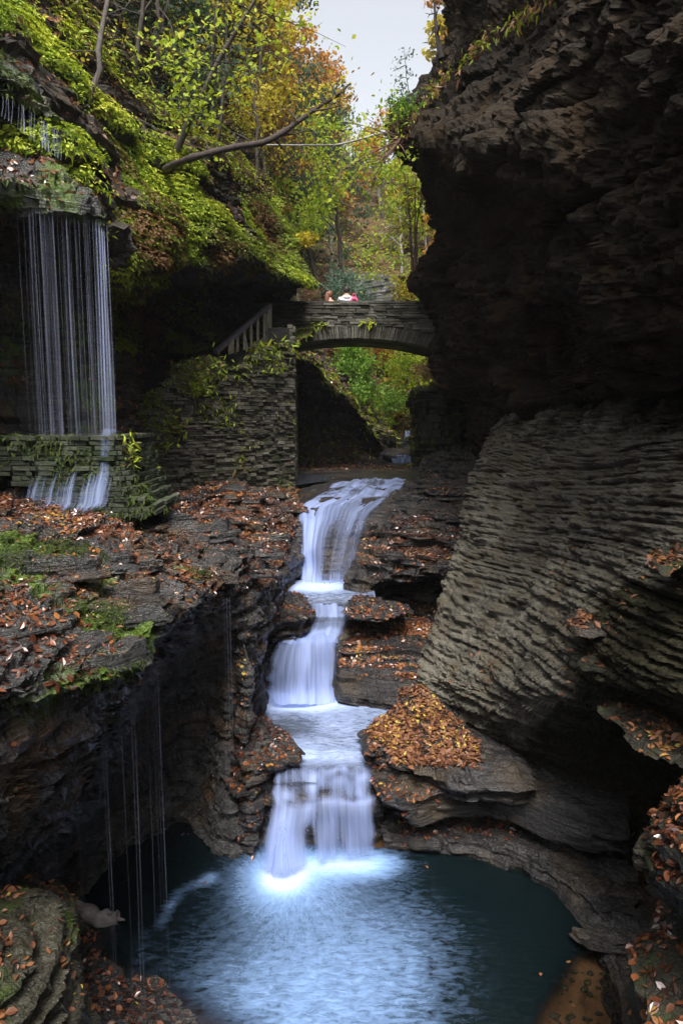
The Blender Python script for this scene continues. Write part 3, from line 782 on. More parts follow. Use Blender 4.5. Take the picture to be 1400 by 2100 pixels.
rock('rock_column', J_, M['wet'], dr=.02, dc=.025, key='column', label='leafy wet rock column left of the lower waterfall', st=dict(th=(.3, .1, .04), aw=(.08, .05, .015), seed=85, rough=.02, big=.05))

# --- bottom-left foreground rocks
shelf('rock_shelf', [(130,1880),(250,1960),(360,2040),(440,2110),(420,2400),(100,2500),(-400,2400),(-500,2000),(0,1860)], -4.72, .7, M['wet'], key='shelf_l1', seed=25, under=.0, label='leaf covered ledge at the bottom left of the pool', mound=.08, tilt=(-.05, 0))
L2 = rows([
 [(-700,1750,3.2),(-60,1800,4.4),(30,1800,4.6),(110,1830,4.8),(180,1900,5.2)],
 [(-700,1850,2.6),(-60,1850,3.6),(40,1850,3.8),(120,1860,4.0),(150,1920,4.7)],
 [(-700,1950,2.3),(-60,1930,3.2),(50,1920,3.4),(130,1920,3.6),(150,1980,4.4)],
 [(-700,2050,2.1),(-60,2020,2.95),(50,2010,3.1),(138,2000,3.4),(160,2050,4.3)],
 [(-700,2300,2.0),(-60,2140,2.8),(50,2140,2.95),(150,2120,3.3),(190,2160,4.2)],
 [(-700,2600,2.0),(-60,2350,2.8),(50,2340,2.95),(170,2340,3.3),(220,2340,4.2)]])
rock('rock_outcrop', L2, M['left'], dr=.015, dc=.02, key='outcrop_left', label='leaf strewn rock outcrop in the bottom left corner', terr=(.12, .7, 91, 5.0), st=dict(th=(.13, .05, .025), fh=(1.5, 3., 6.0), aw=(.05, .035, .015), seed=91, rough=.03, big=.08, groove=.8))

# --- stream bed under the cascades
S_ = rows([
 [(560,930,26),(700,930,26),(860,925,27),(960,920,26)],
 [(560,962,20.5),(700,958,20.8),(840,950,22.5),(960,950,21.5)],
 [(570,985,18.2),(690,978,18.2),(845,966,19),(960,962,18.5)],
 [(590,1008,16.5),(680,992,16.7),(845,990,16.6),(900,985,16.5)],
 [(600,1040,14.9),(660,1018,15),(815,1016,15),(860,1010,15.2)],
 [(600,1068,13.5),(640,1044,13.9),(785,1040,13.9),(820,1040,14.0)],
 [(602,1095,12.9),(640,1078,13.1),(765,1072,13.0),(790,1080,13.0)],
 [(602,1130,12.8),(640,1125,12.85),(755,1120,12.8),(775,1130,12.8)],
 [(602,1190,12.5),(640,1192,12.5),(730,1190,12.5),(760,1190,12.5)],
 [(590,1215,12.2),(640,1220,12),(725,1218,12),(760,1215,12)],
 [(590,1252,11),(640,1250,10.8),(715,1250,10.7),(760,1245,10.9)],
 [(540,1285,10.9),(600,1282,10.6),(700,1285,10.45),(730,1285,10.6)],
 [(530,1318,10.3),(600,1318,10.1),(690,1320,10.1),(720,1320,10.3)],
 [(530,1420,10),(600,1425,9.85),(690,1425,9.8),(730,1420,10.)],
 [(530,1462,9.5),(600,1462,9.4),(720,1462,9.3),(850,1465,9.3)],
 [(530,1545,8.3),(600,1545,8.2),(720,1545,8.2),(800,1540,8.3)],
 [(530,1600,7.75),(590,1598,7.65),(720,1595,7.65),(790,1590,7.8)],
 [(530,1650,7.6),(590,1665,7.35),(720,1665,7.3),(785,1655,7.5)],
 [(530,1690,7.6),(590,1690,7.45),(720,1690,7.4),(788,1690,7.6)],
 [(530,1790,7.4),(590,1790,7.4),(720,1790,7.35),(790,1790,7.5)],
 [(530,1900,7.3),(590,1900,7.3),(720,1900,7.3),(790,1900,7.4)]])
rock('stream_bed', S_, M['wet'], dr=.03, dc=.035, key='streambed', label='dark wet rock bed of the stream', terr=(.1, .5, 101, 5.0), st=dict(th=(.2, .08, .035), aw=(.03, .02, .01), seed=101, rough=.01, big=.03))

# --- left upper waterfall ledge (water curtain source)
def moss_p(V): return .35 + .25 * vn(V[:, 0] * 2, V[:, 1] * 2, V[:, 2] * 2, 5)
P_ = rows([
 [(-1600,-200,6),(-400,-80,8),(-100,20,10),(30,100,10.8),(120,210,11.4),(190,330,12),(240,440,12.6)],
 [(-1600,-80,3.5),(-400,0,6.4),(-60,80,8.8),(30,150,9.4),(120,240,9.8),(195,340,10.2),(232,450,10.6)],
 [(-1600,50,3),(-400,100,5.9),(-60,150,8.2),(40,190,8.8),(135,262,9.2),(200,350,9.6),(228,460,10.3)],
 [(-1600,110,3.1),(-400,160,6.1),(-60,185,8.6),(40,215,9.2),(135,285,9.5),(200,365,9.8),(226,470,10.3)],
 [(-1600,180,3.4),(-400,250,6.6),(-60,262,9.2),(40,268,9.6),(130,300,9.8),(195,375,9.9),(224,480,10.2)],
 [(-1600,230,3),(-400,270,6.1),(-60,280,8.8),(40,300,9.1),(125,325,9.2),(185,385,9.3),(220,470,9.6)],
 [(-1600,330,2.6),(-400,360,5.4),(-60,360,8.3),(30,390,8.5),(110,415,8.62),(180,425,8.78),(216,450,8.97)],
 [(-1600,380,2.6),(-400,400,5.4),(-60,385,8.4),(28,425,8.6),(110,440,8.75),(180,448,8.9),(214,470,9.05)],
 [(-1600,470,4),(-400,470,7),(-60,440,9.6),(40,480,9.8),(110,490,10),(180,500,10.2),(222,520,10.3)],
 [(-1600,700,4.5),(-400,700,7.4),(-60,700,10),(40,700,10.4),(110,700,10.6),(180,700,10.8),(235,700,10.9)],
 [(-1600,900,4.5),(-400,900,7.4),(-60,900,9.8),(40,900,10.2),(110,900,10.3),(180,900,10.5),(240,900,10.7)],
 [(-1600,1060,4.5),(-400,1060,7.4),(-60,1060,9.8),(40,1060,10.2),(110,1060,10.3),(180,1060,10.5),(240,1060,10.7)]])
rock('rock_ledge', P_, M['terrace'], dr=.03, dc=.04, key='ledge_left', label='mossy leaf strewn ledge that the thin curtain waterfall drips from', attrs={'moss': moss_p}, terr=(.12, .7, 111, 9.0),
     st=dict(th=(.4, .13, .05), fh=(1., 2.4, 6), aw=(.12, .06, .02), seed=111, rough=.03, big=.2))

# --- left vegetated slope with cave cliff beneath
O_ = rows([
 [(-600,-1400,16),(-200,-1400,18),(100,-1300,20),(300,-900,22),(420,-700,26),(520,-300,32),(560,60,38)],
 [(-600,-700,11),(-200,-600,13),(60,-420,15),(240,-250,17.5),(360,-120,20),(460,80,25),(540,200,31)],
 [(-400,-150,9.5),(-60,-100,11),(110,0,12.6),(220,80,14.5),(330,180,16.5),(440,250,20.5),(545,310,27)],
 [(-300,100,8.8),(0,30,9.8),(120,150,11.2),(230,240,12.8),(350,320,13.8),(470,375,16.4),(575,440,21.5)],
 [(-200,300,8.5),(80,200,9.4),(180,290,10.6),(280,360,11.8),(390,410,13.2),(505,465,15.7),(612,520,19.2)],
 [(-150,450,8.8),(170,340,9.2),(220,430,10),(310,460,11),(410,490,12.9),(530,530,15.6),(648,590,17.8)],
 [(-150,600,10),(214,450,9.6),(238,560,9.9),(320,540,10.8),(415,545,13.2),(490,562,15.4),(612,592,17.5)],
 [(-150,640,11),(222,520,10.4),(245,600,10.4),(325,560,11.6),(418,560,14.2),(500,570,16.4),(608,604,18.6)],
 [(-150,700,12.5),(230,620,12),(262,640,12.6),(340,615,15),(430,606,17.4),(510,590,18.4),(600,616,20.4)],
 [(-150,800,12.5),(235,760,12.2),(280,760,13.5),(350,730,16),(440,720,18.4),(520,680,18.9),(600,700,20.8)],
 [(-150,920,12),(235,890,11.8),(280,890,13),(350,860,16),(440,850,18.6),(520,850,19.4),(600,850,21)],
 [(-150,1060,12),(235,1060,11.6),(280,1060,13),(350,1060,16),(440,1060,18.6),(520,1060,19.4),(600,1060,21)]])
rock('hillside', O_, M['hill_rock'], dr=.05, dc=.07, key='slope', label='steep left hillside of ferns above a dark rock overhang',
     st=dict(th=(.6, .22, .08), fh=(.7, 1.6, 4), aw=(.2, .10, .03), seed=121, rough=.05, big=.35))

# --- bank seen under the bridge
Q_ = rows([
 [(560,640,25),(640,700,26),(700,760,27),(760,815,28.5),(800,870,29.5)],
 [(575,705,22),(625,735,22.5),(690,785,23.6),(745,838,24.6),(785,885,25.8)],
 [(575,745,20.4),(620,760,20.8),(685,802,22),(740,852,23),(780,905,24.2)],
 [(575,775,20.6),(618,785,21.2),(680,820,22.6),(735,872,23.6),(778,925,24.6)],
 [(575,860,22),(618,870,22.6),(680,890,23.4),(735,912,23.8),(776,942,24.4)],
 [(575,990,21),(618,985,21.2),(680,970,21.6),(735,965,22.2),(776,960,23)]])
rock('rock_bank', Q_, M['hill_rock'], dr=.04, dc=.06, key='bank', label='dark undercut bank seen through the bridge arch', terr=(.2, .5, 131, 5.0), st=dict(seed=131))
shelf('rock_block', [(855,0)], 0, 1, None, pix=False) if False else None

# --- right block under the bridge, far stream steps
def block(name, px0, px1, pyt, pyb, Y0, depth, mat, key, label, seed=0, under=.2, mound=.15, tilt=(0, 0)):
    a, b = W(px0, pyt, Y0), W(px1, pyt, Y0)
    zt = a[2]; zb = W(px0, pyb, Y0)[2]
    poly = [(a[0], Y0 + .3), (a[0] + .25, Y0), ((a[0] + b[0]) / 2, Y0 - .15), (b[0] - .2, Y0), (b[0], Y0 + depth * .5), (b[0] - .3, Y0 + depth), (a[0] + .3, Y0 + depth), (a[0] - .05, Y0 + depth * .5)]
    return shelf(name, poly, zt, zt - zb, mat, key=key, pix=False, seed=seed, under=under, mound=mound, label=label, lay=(.22, .26), spacing=.06, tilt=tilt)
block('rock_block', 862, 960, 800, 990, 20.6, 2.6, M['left'], 'block_r', 'mossy layered rock block right of the stream under the bridge', 141)
block('rock_block', 768, 818, 885, 960, 24.3, 2.5, M['left'], 'block_c', 'low mossy ledges left of the far little waterfall', 142, tilt=(-.3, 0))
block('rock_block', 790, 880, 934, 970, 23.2, 3.5, M['wet'], 'block_d', 'wet ledge under the far little waterfall', 143)

# --- walls that close the gorge out of frame (the light has to come from above)
N_ = rows([[(0,0,1)]]) if False else None
def xyz_rock(name, spec, mat, key, label, dr=.25, dc=.25, **st):
    rock(name, [[np.array(p, float) for p in r] for r in spec], mat, dr=dr, dc=dc, key=key, label=label, st=st)
xyz_rock('rock_wall', [[(-9, 8, 14), (-9, -2, 9), (-7, -10, 5), (0, -13, 4), (8, -10, 5), (9, -2, 9), (12, 4, 14)],
                       [(-6.5, 6, 5), (-6, -2, 4), (-4, -8, 2), (0, -10, 2), (5, -8, 2), (5.5, -2, 4), (7, 3, 6)],
                       [(-6, 6, 0), (-5, -2, 0), (-3.5, -7, 0), (0, -9, 0), (4, -7, 0), (4.5, -2, 0), (5.5, 2, 0)],
                       [(-6, 5, -6), (-5, -2, -6), (-3.5, -7, -6), (0, -9, -6), (4, -7, -6), (4.5, -2, -6), (5.5, 2, -6)]][::-1] , M['brown'], 'back_wall', 'gorge wall behind the viewpoint', seed=151, amp=2.0)
# base rock under everything
V = np.array([[-40, -20, -5.9], [40, -20, -5.9], [40, 90, -5.9], [-40, 90, -5.9]], float)
tag(mesh('ground', V, np.array([[0, 1, 2, 3]]), M['cave']), 'dark bedrock floor of the gorge', None, None, 'structure')

# --- far hillsides
H_ = rows([
 [(-900,-1500,60),(-300,-1100,58),(150,-600,56),(430,-200,56),(600,160,58),(720,330,62),(800,345,64),(870,250,60),(960,-100,56),(1400,-600,54)],
 [(-900,-400,32),(-300,-300,34),(150,-50,36),(430,150,40),(600,350,46),(720,430,50),(800,430,52),(870,400,48),(960,200,44),(1400,-100,40)],
 [(-900,200,22),(-300,200,23),(150,250,26),(430,380,30),(600,500,36),(720,560,40),(800,560,42),(880,540,38),(1000,480,33),(1400,300,28)],
 [(-900,700,18),(-300,700,19),(200,700,22),(470,640,25),(620,660,29),(720,690,34),(800,720,37),(890,700,32),(1000,650,28),(1400,600,25)],
 [(-900,1000,17),(-300,1000,18),(250,950,21),(500,850,24),(620,800,26.5),(720,820,30),(800,850,33),(890,830,29),(1000,850,26),(1400,850,24)],
 [(-900,1400,16),(-300,1300,17),(250,1100,20),(500,1000,23),(640,960,25.5),(740,930,28),(820,905,30),(880,905,28),(1000,950,25),(1400,1000,23)]])
rock('hillside', H_, M['forest_floor'], dr=.3, dc=.35, key='hill', label='wooded hillside at the far end of the gorge', st=dict(th=(2, .8), fh=(.2, .5), aw=(.5, .2), seed=161, rough=.15, big=1.0))

rock('rock_bank', rows([
 [(430,738,18.0),(474,742,17.6),(553,682,18.9),(600,668,19.6),(640,660,20)],
 [(430,742,16.6),(474,752,16.4),(548,700,17.4),(600,688,17.8),(640,680,18)],
 [(430,750,14.9),(474,760,15.2),(540,722,15.9),(602,708,16.5),(612,700,17)],
 [(430,800,14.9),(474,800,15.25),(540,780,16),(598,760,16.6),(606,750,17)]]), M['slope'], dr=.05, dc=.06, key='stair_bank', label='earthy bank of leaves and ferns below the wooden railing', st=dict(seed=171, aw=(.05, .03, .02), big=.1))
shelf('rock_shelf', [(716,1238),(730,1220),(760,1220),(820,1232),(840,1250),(790,1262),(740,1260),(714,1250)], -3.02, .12, M['wet'], key='shelf_n', seed=28, under=.05, lay=(.055, .17), mound=.02, label='small leafy ledge right of the narrow channel')
block('rock_block', 806, 872, 908, 960, 27.6, 4, M['wet'], 'block_e', 'wet ledge between the two far little waterfalls', 144)
for q_, (x0, x1, y0, zz_, th_) in enumerate([(1190,1290,1345,-2.12,.12),(1290,1400,1350,-1.98,.16),(1320,1420,1215,-1.42,.1),(1150,1240,1400,-2.66,.12),(1330,1420,1130,-1.0,.08)]):
    w_ = x1 - x0
    shelf('rock_shelf', [(x0, y0 + 8), (x0 + .25 * w_, y0 - 10), (x0 + .7 * w_, y0 - 14), (x1, y0 - 4), (x1 - .1 * w_, y0 + 18), (x0 + .5 * w_, y0 + 26), (x0 + .15 * w_, y0 + 22)], zz_, th_, M['wet'] if q_ % 2 else M['left'], key='nib%d' % q_, seed=200 + q_, under=.12, mound=.03,
      label=['dark broken ledge with leaves below the notch shelf', 'dark broken ledge near the right frame edge, below the notch', 'thin ledge near the right frame edge, level with the notch', 'small dark ledge above the jutting shelf', 'highest thin ledge near the right frame edge'][q_])

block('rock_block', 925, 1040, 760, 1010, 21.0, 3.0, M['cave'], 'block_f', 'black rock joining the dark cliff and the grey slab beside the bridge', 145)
# loose thin plates of shale lying on the ledges: flat, sharp edged
def plates(host, key, out, count, where, size, thick, seed, mat):
    P, c, n, ar = face_data(key); par = bpy.data.objects[host]
    w = ar * (n[:, 2] > .5) * where(c); R = np.random.default_rng(seed)
    Vs, Fs, k = [], [], 0
    for q, i in enumerate(R.choice(len(w), size=count, replace=False, p=w / w.sum())):
        p = c[i]; L = R.uniform(*size) * (.6 + p[1] / 14); Wd = L * R.uniform(.25, .5); a = R.normal() * .35 + math.atan2(-p[0], p[1] * 1.0)
        m = R.integers(7, 11); th = np.sort(R.uniform(0, 2 * math.pi, m)); th = (th + np.linspace(0, 2 * math.pi, m, endpoint=False)) / 2 if m else th
        rr = R.uniform(.7, 1.1, m)
        px_, py_ = rr * np.cos(th) * L / 2, rr * np.sin(th) * Wd / 2
        poly = [(p[0] + x * math.cos(a) - y * math.sin(a), p[1] + x * math.sin(a) + y * math.cos(a)) for x, y in zip(px_, py_)]
        shelf('slab', poly, p[2] + R.uniform(.01, .05), R.uniform(*thick), mat, key='_p', pix=False, seed=seed + q, under=.0, mound=.0, lay=(.03, .035), parent=par, spacing=.03, rough=.01, tilt=(R.normal() * .03, R.normal() * .03))
        V, F = MESHES['_p']; Vs.append(V); Fs.append(F + k); k += len(V)
    MESHES[out] = (np.concatenate(Vs), np.concatenate(Fs))
plates('rock_terrace', 'terrace', 'plates_a', 80, lambda c: (c[:, 2] > -2.0) * (proj(c)[0] > -20) * (proj(c)[1] < 1400) * (c[:, 1] < 15), (.4, .95), (.05, .10), 500, M['terrace'])
plates('rock_ledges', 'ledges_right', 'plates_b', 50, lambda c: (proj(c)[0] < 965) * (proj(c)[0] > 45 + np.interp(proj(c)[1], [985, 1000, 1040, 1060, 1200], [880, 860, 805, 780, 750])) * (proj(c)[1] > 985) + 0., (.5, 1.0), (.05, .10), 700, M['wet'])
plates('rock_bench', 'bench', 'plates_c', 24, lambda c: (c[:, 2] > -4.93) * (proj(c)[1] > 1650) * (proj(c)[0] < 1330) + 0., (.35, .8), (.03, .06), 900, M['wet'])
# ------------------------------------------------------------------ water
def water_sheet(name, ctrl, mat, body, key=None, flute=.03, fu=9.0, du=.03, dv=.05, label=None, parent=None, off=0.0):
    """ctrl rows follow the flow; body(u, v) -> opacity field 0..1 with u across, v along"""
    G = surf(ctrl, dv, du)
    R, C = G.shape[:2]
    u = np.linspace(0, 1, C)[None, :].repeat(R, 0); v = np.linspace(0, 1, R)[:, None].repeat(C, 1)
    n = gnormals(G)
    wid0 = np.linalg.norm(G[:, -1] - G[:, 0], axis=-1).mean(); len0 = np.linalg.norm(G[1:] - G[:-1], axis=-1).sum(0).mean()
    G = G + n * (.05 * vn(u * wid0 * 2.5, v * len0 * 2.5, u * 0, 17) * ss(v, 0, .1) + flute * vn(u * fu * 2, v * 1.3, u * 0, hash(name + str(label)) % 97 if False else len(label or '')) + flute * .5 * vn(u * fu * 5, v * 2, u * 0, 3) + off)[..., None]
    b = body(u, v)
    wid = np.linalg.norm(G[:, -1] - G[:, 0], axis=-1).mean()
    uv = np.stack([u * wid, v * 2.0], -1).reshape(-1, 2)
    o = mesh(name, G.reshape(-1, 3), gfaces(R, C), mat, parent, attrs={"body": b.ravel()}, uv=uv)
    if parent is None: tag(o, label, None, None, 'structure')
    return o
def edge(u, w=.08, j=0):
    return ss(u, 0, w) * ss(1 - u, 0, w)
def redge(u, v, w=.08, a=.06, s=0):
    """ragged soft edge"""
    e0 = a * (1 + vn(v * 9, v * 0 + s, u * 0, 21)) * .5; e1 = a * (1 + vn(v * 9, v * 0 + s, u * 0, 22)) * .5
    return ss(u - e0, 0, w) * ss(1 - u - e1, 0, w)

# lower fall
LF = rows([
 [(556,1575,7.72),(590,1570,7.72),(650,1568,7.72),(710,1566,7.72),(772,1562,7.72)],
 [(545,1605,7.5),(590,1600,7.5),(650,1598,7.5),(710,1592,7.5),(775,1590,7.5)],
 [(545,1640,7.32),(590,1650,7.25),(650,1648,7.22),(710,1640,7.2),(778,1630,7.2)],
 [(540,1680,7.15),(586,1695,7.02),(650,1690,7.12),(710,1670,7.1),(780,1664,7.1)],
 [(528,1720,7.05),(582,1735,6.92),(652,1725,7.05),(712,1715,7.05),(782,1705,7.05)],
 [(506,1778,6.98),(580,1800,6.80),(655,1775,6.98),(715,1768,7.0),(790,1760,7.02)]])
def b_lf(u, v):
    t1 = 1 - ss(v, .40, .47)                       # broken water on the sloping ledge above the lip
    b = (.52 + .34 * vn(u * 9, v * 12, u * 0, 4) + .15 * vn(u * 25, v * 9, u * 0, 6)) * t1 + (1 - t1) * (.50 + .16 * vn(u * 9, v * 1.2, u * 0, 4))
    b += .22 * np.exp(-((v - .45 - .03 * np.sin(u * 9)) / .035) ** 2) * ss(u, .3, .4)
    b += .55 * np.exp(-((u - .19 - .02 * v) / (.07 + .07 * v)) ** 2) * ss(v, .25, .6)
    b -= .5 * np.exp(-((u - .41) / .05) ** 2) * ss(v, .5, .7) + .22 * np.exp(-((u - .66) / .05) ** 2) * ss(v, .5, .75)
    b -= .3 * ss(-u, -.05, 0) * t1
    return np.clip(b, 0.03, 1.2) * redge(u, v, .10, .06) * ss(v, 0, .12) * ss(1 - v, -.02, .09)
water_sheet('waterfall', LF, M['fall'], b_lf, label='lower waterfall pouring into the round pool', flute=.03)
# plume of the strong spout at the left of the lower fall
SP_ = rows([
 [(572,1668,7.2),(583,1665,7.14),(596,1668,7.2)],
 [(562,1700,7.12),(580,1700,7.02),(602,1700,7.12)],
 [(545,1745,7.02),(580,1750,6.88),(610,1745,7.0)],
 [(528,1790,6.95),(580,1800,6.74),(625,1790,6.92)]])
water_sheet('waterfall', SP_, M['fall'], lambda u, v: np.clip(.62 * edge(u, .5), 0, 1) * ss(v, 0, .4) * ss(1 - v, -.1, .12), label='strong white spout at the left of the lower waterfall', du=.02)

# rapids and middle pool (level -4.2)
def flat_water(name, poly, z, mat, label, foamf, shallowf, uvf, sp=.05, bumpz=.0, drop=None):
    P = np.array([WZ(a, b, z)[:2] for a, b in poly])
    x0, y0 = P.min(0); x1, y1 = P.max(0)
    nx, ny = int((x1 - x0) / sp) + 1, int((y1 - y0) / sp) + 1
    X, Y = np.meshgrid(np.linspace(x0, x1, nx), np.linspace(y0, y1, ny))
    G = np.stack([X, Y, np.full_like(X, z)], -1)
    G[..., 2] += bumpz * fbm(G, 3.0, 2, 9)
    if drop: G[..., 2] -= drop[2] * ss(-G[..., 1], -drop[0], -drop[1])
    V = G.reshape(-1, 3)
    F = gfaces(ny, nx)[:, ::-1]
    # clip faces to polygon
    c = V[F].mean(1)[:, :2]
    inside = np.zeros(len(c), bool)
    j = len(P) - 1
    for i in range(len(P)):
        cond = ((P[i, 1] > c[:, 1]) != (P[j, 1] > c[:, 1])) & (c[:, 0] < (P[j, 0] - P[i, 0]) * (c[:, 1] - P[i, 1]) / (P[j, 1] - P[i, 1] + 1e-12) + P[i, 0])
        inside ^= cond; j = i
    F = F[inside]
    o = mesh(name, V, F, mat, None, attrs={"foam": foamf(V), "shallow": shallowf(V), "near": np.clip(np.exp(-(np.hypot(V[:, 0] - c_sp[0], V[:, 1] - c_sp[1]) / 1.0) ** 2) * 1.3, 0, 1) if z == ZP else V[:, 0] * 0}, uv=uvf(V))
    return tag(o, label, None, None, 'structure')

def g2(V, c, rx, ry=None):
    ry = ry or rx
    return np.exp(-((V[:, 0] - c[0]) / rx) ** 2 - ((V[:, 1] - c[1]) / ry) ** 2)

# main pool
ZP = -5.0
c_sp = WZ(580, 1800, ZP); c_f2 = WZ(740, 1768, ZP); c_mid = WZ(700, 1900, ZP)
def foam_sky_main(V):
    d = V[:, :2] - c_sp[:2]
    r = np.hypot(d[:, 0], d[:, 1])
    f = 1.15 * np.exp(-(r / .2) ** 2) + .5 * np.exp(-(r / .5) ** 2) + .55 * g2(V, c_f2, .45, .22) + .35 * g2(V, WZ(670, 1775, ZP), .7, .2)
    a = WZ(715, 1960, ZP); f += .29 * g2(V, a, 1.4, 1.3) + .18 * g2(V, WZ(600, 2080, ZP), 1.1, .7)  # broad field: foam streaks plus blue sky reflection put into the colour
    # thin foam trail on the left
    tr = np.array([WZ(*p, ZP)[:2] for p in [(430,1800),(370,1830),(340,1880),(300,1930),(270,1990),(300,2040)]])
    dm = np.full(len(V), 9.0)
    for p, q in zip(tr[:-1], tr[1:]):
        s = np.clip(((V[:, :2] - p) @ (q - p)) / ((q - p) @ (q - p)), 0, 1)
        dm = np.minimum(dm, np.linalg.norm(V[:, :2] - p - s[:, None] * (q - p), axis=1))
    f += .26 * np.exp(-(dm / .09) ** 2) * (.6 + .6 * vn(V[:, 0] * 5, V[:, 1] * 5, 0 * V[:, 0], 6))
    right = V[:, 0] - (1.45 + .25 * vn(V[:, 1], V[:, 1] * 0, V[:, 1] * 0, 2))
    return np.clip(f * (1 - .85 * ss(right, -1.0, .15)), 0, 1.4)
rimc = np.array([WZ(*p, ZP)[:2] for p in [(850,1748),(980,1765),(1090,1800),(1165,1850),(1195,1905),(1172,1960),(1135,2010),(1100,2060),(1085,2110),(1090,2250)]])
def side_dist(V, line):
    """signed distance to a polyline, positive to its right-hand (outer) side"""
    best = np.full(len(V), 1e9); sg = np.zeros(len(V))
    for p, q in zip(line[:-1], line[1:]):
        e = q - p; s = np.clip(((V[:, :2] - p) @ e) / (e @ e), 0, 1)
        w = V[:, :2] - p - s[:, None] * e; d = np.linalg.norm(w, axis=1)
        cr_ = -(e[0] * w[:, 1] - e[1] * w[:, 0])
        m = d < best; best[m] = d[m]; sg[m] = -np.sign(cr_[m])
    return best * sg
rimL = np.array([WZ(*p, ZP)[:2] for p in [(640,2250),(560,2110),(470,2060),(330,1990),(240,1960),(150,1930)]])
def shallow_main(V):
    sR = side_dist(V, rimc); sL = side_dist(V, rimL)
    return np.clip(np.maximum(ss(sR, -.05, .14), ss(sL, -.12, .2) * .8 * ss(6.2 - V[:, 1], 0, .4)), 0, 1)
def uv_main(V):
    d = V[:, :2] - c_sp[:2]; r = np.hypot(d[:, 0], d[:, 1]); a = np.arctan2(d[:, 1], d[:, 0]) + .35 * np.log(r + .3)
    k = np.clip(r, .15, 9)
    return np.stack([a * 11, np.log(k) * 2.6 + r * 2.6], -1)
flat_water('water', [(-200,1640),(60,1640),(600,1650),(900,1690),(1300,1750),(1600,1900),(1900,2300),(900,3200),(-500,2500)], ZP, M['pool'], 'round blue green plunge pool streaked with foam', foam_sky_main, shallow_main, uv_main, sp=.03)
# pool bed: a bowl of brown sand
g = np.linspace(0, 1, 60); th = np.linspace(0, 2 * math.pi, 140)
bowlR, bowlT = np.meshgrid(g, th, indexing='ij')
bx = .0 + 3.9 * bowlR * np.cos(bowlT); by = 5.2 + 3.4 * bowlR * np.sin(bowlT)
bz = -5.03 - .75 * (1 - ss(bowlR, .25, .72)) - .03 * ss(1 - bowlR, 0, .4)
BV = np.stack([bx, by, bz], -1); BV[..., 2] += .012 * fbm(BV, 4, 2, 4)
tag(mesh('pool_bed', BV.reshape(-1, 3), gfaces(60, 140), M['sand']), 'brown sand bed of the plunge pool', None, None, 'structure')

# middle pool
ZM = -4.17
cm = WZ(575, 1435, ZM)
flat_water('water', [(520,1410),(700,1410),(880,1425),(880,1500),(800,1550),(776,1590),(548,1594),(520,1540)], ZM, M['stream'], 'shallow middle pool of rippling water above the lower waterfall',
  lambda V: np.clip(1.3 * g2(V, cm, .4, .28) + .8 * g2(V, WZ(640, 1440, ZM), .55, .22) + .30 + .16 * vn(V[:, 0] * 1.5, V[:, 1] * 1.5, 0 * V[:, 0], 3) + .35 * ss(-V[:, 1], -8.5, -7.7), 0, 1.2),
  lambda V: ss(-V[:, 1], -8.0, -7.65), lambda V: np.stack([V[:, 0] * 5 + 1.2 * vn(V[:, 0], V[:, 1], 0 * V[:, 0], 1), V[:, 1] * 7], -1), bumpz=.05, drop=(8.1, 7.5, .1))
# upper small pool
ZU = -3.01
flat_water('water', [(575,1190),(760,1190),(770,1225),(718,1256),(615,1258),(560,1230)], ZU, M['stream'], 'small upper pool at the foot of the tall fall',
  lambda V: np.clip(1.2 * g2(V, WZ(635, 1203, ZU), .5, .3) + .25 + .3 * ss(-V[:, 1], -11, -10.6), 0, 1.2),
  lambda V: ss(-V[:, 1], -11.15, -10.8), lambda V: np.stack([V[:, 0] * 5, V[:, 1] * 3], -1), bumpz=.02, drop=(11.3, 10.75, .14))
# dark water behind the bridge
flat_water('water', [(560,935),(860,940),(880,975),(850,988),(690,984),(560,1000)], -1.66, M['stream'], 'dark still water under the bridge',
  lambda V: .0 * V[:, 0] + .0, lambda V: 0 * V[:, 0], lambda V: np.stack([V[:, 0] * 3, V[:, 1] * 2], -1), sp=.1)

# middle fall: upper step and main veil
MF1 = rows([
 [(625,1240,10.9),(655,1238,10.8),(690,1240,10.75),(722,1246,10.8)],
 [(622,1262,10.55),(655,1260,10.45),(690,1260,10.45),(720,1264,10.55)],
 [(600,1290,10.35),(645,1290,10.2),(690,1290,10.2),(712,1292,10.35)],
 [(560,1318,10.15),(620,1318,10.0),(680,1316,10.0),(705,1320,10.15)]])
water_sheet('waterfall', MF1, M['fall'], lambda u, v: np.clip(.62 + .2 * v - .5 * ss(-u + .3, 0, .2) * (1 - v), .1, 1) * redge(u, v, .15, .1), label='upper step of the middle cascade')
MF2 = rows([
 [(592,1305,10.35),(620,1301,10.3),(650,1298,10.25),(690,1300,10.1),(704,1305,10.2)],
 [(556,1326,10.15),(604,1324,10.0),(650,1322,9.85),(690,1325,9.9),(703,1330,10.0)],
 [(534,1378,9.85),(597,1376,9.66),(650,1370,9.68),(688,1370,9.75),(700,1370,9.85)],
 [(534,1408,9.75),(596,1412,9.56),(650,1412,9.58),(685,1410,9.65),(698,1405,9.8)],
 [(540,1442,9.4),(597,1446,9.3),(650,1445,9.4),(690,1440,9.5),(705,1432,9.6)]])
water_sheet('waterfall', MF2, M['fall'], lambda u, v: np.clip(.72 + .3 * ss(v, .8, 1) - .4 * ss(u, .7, 1) + .18 * vn(u * 6, v * 1.2, u * 0, 9), .1, 1.2) * redge(u, v, .14, .08, 3), label='broad veil of the middle cascade')
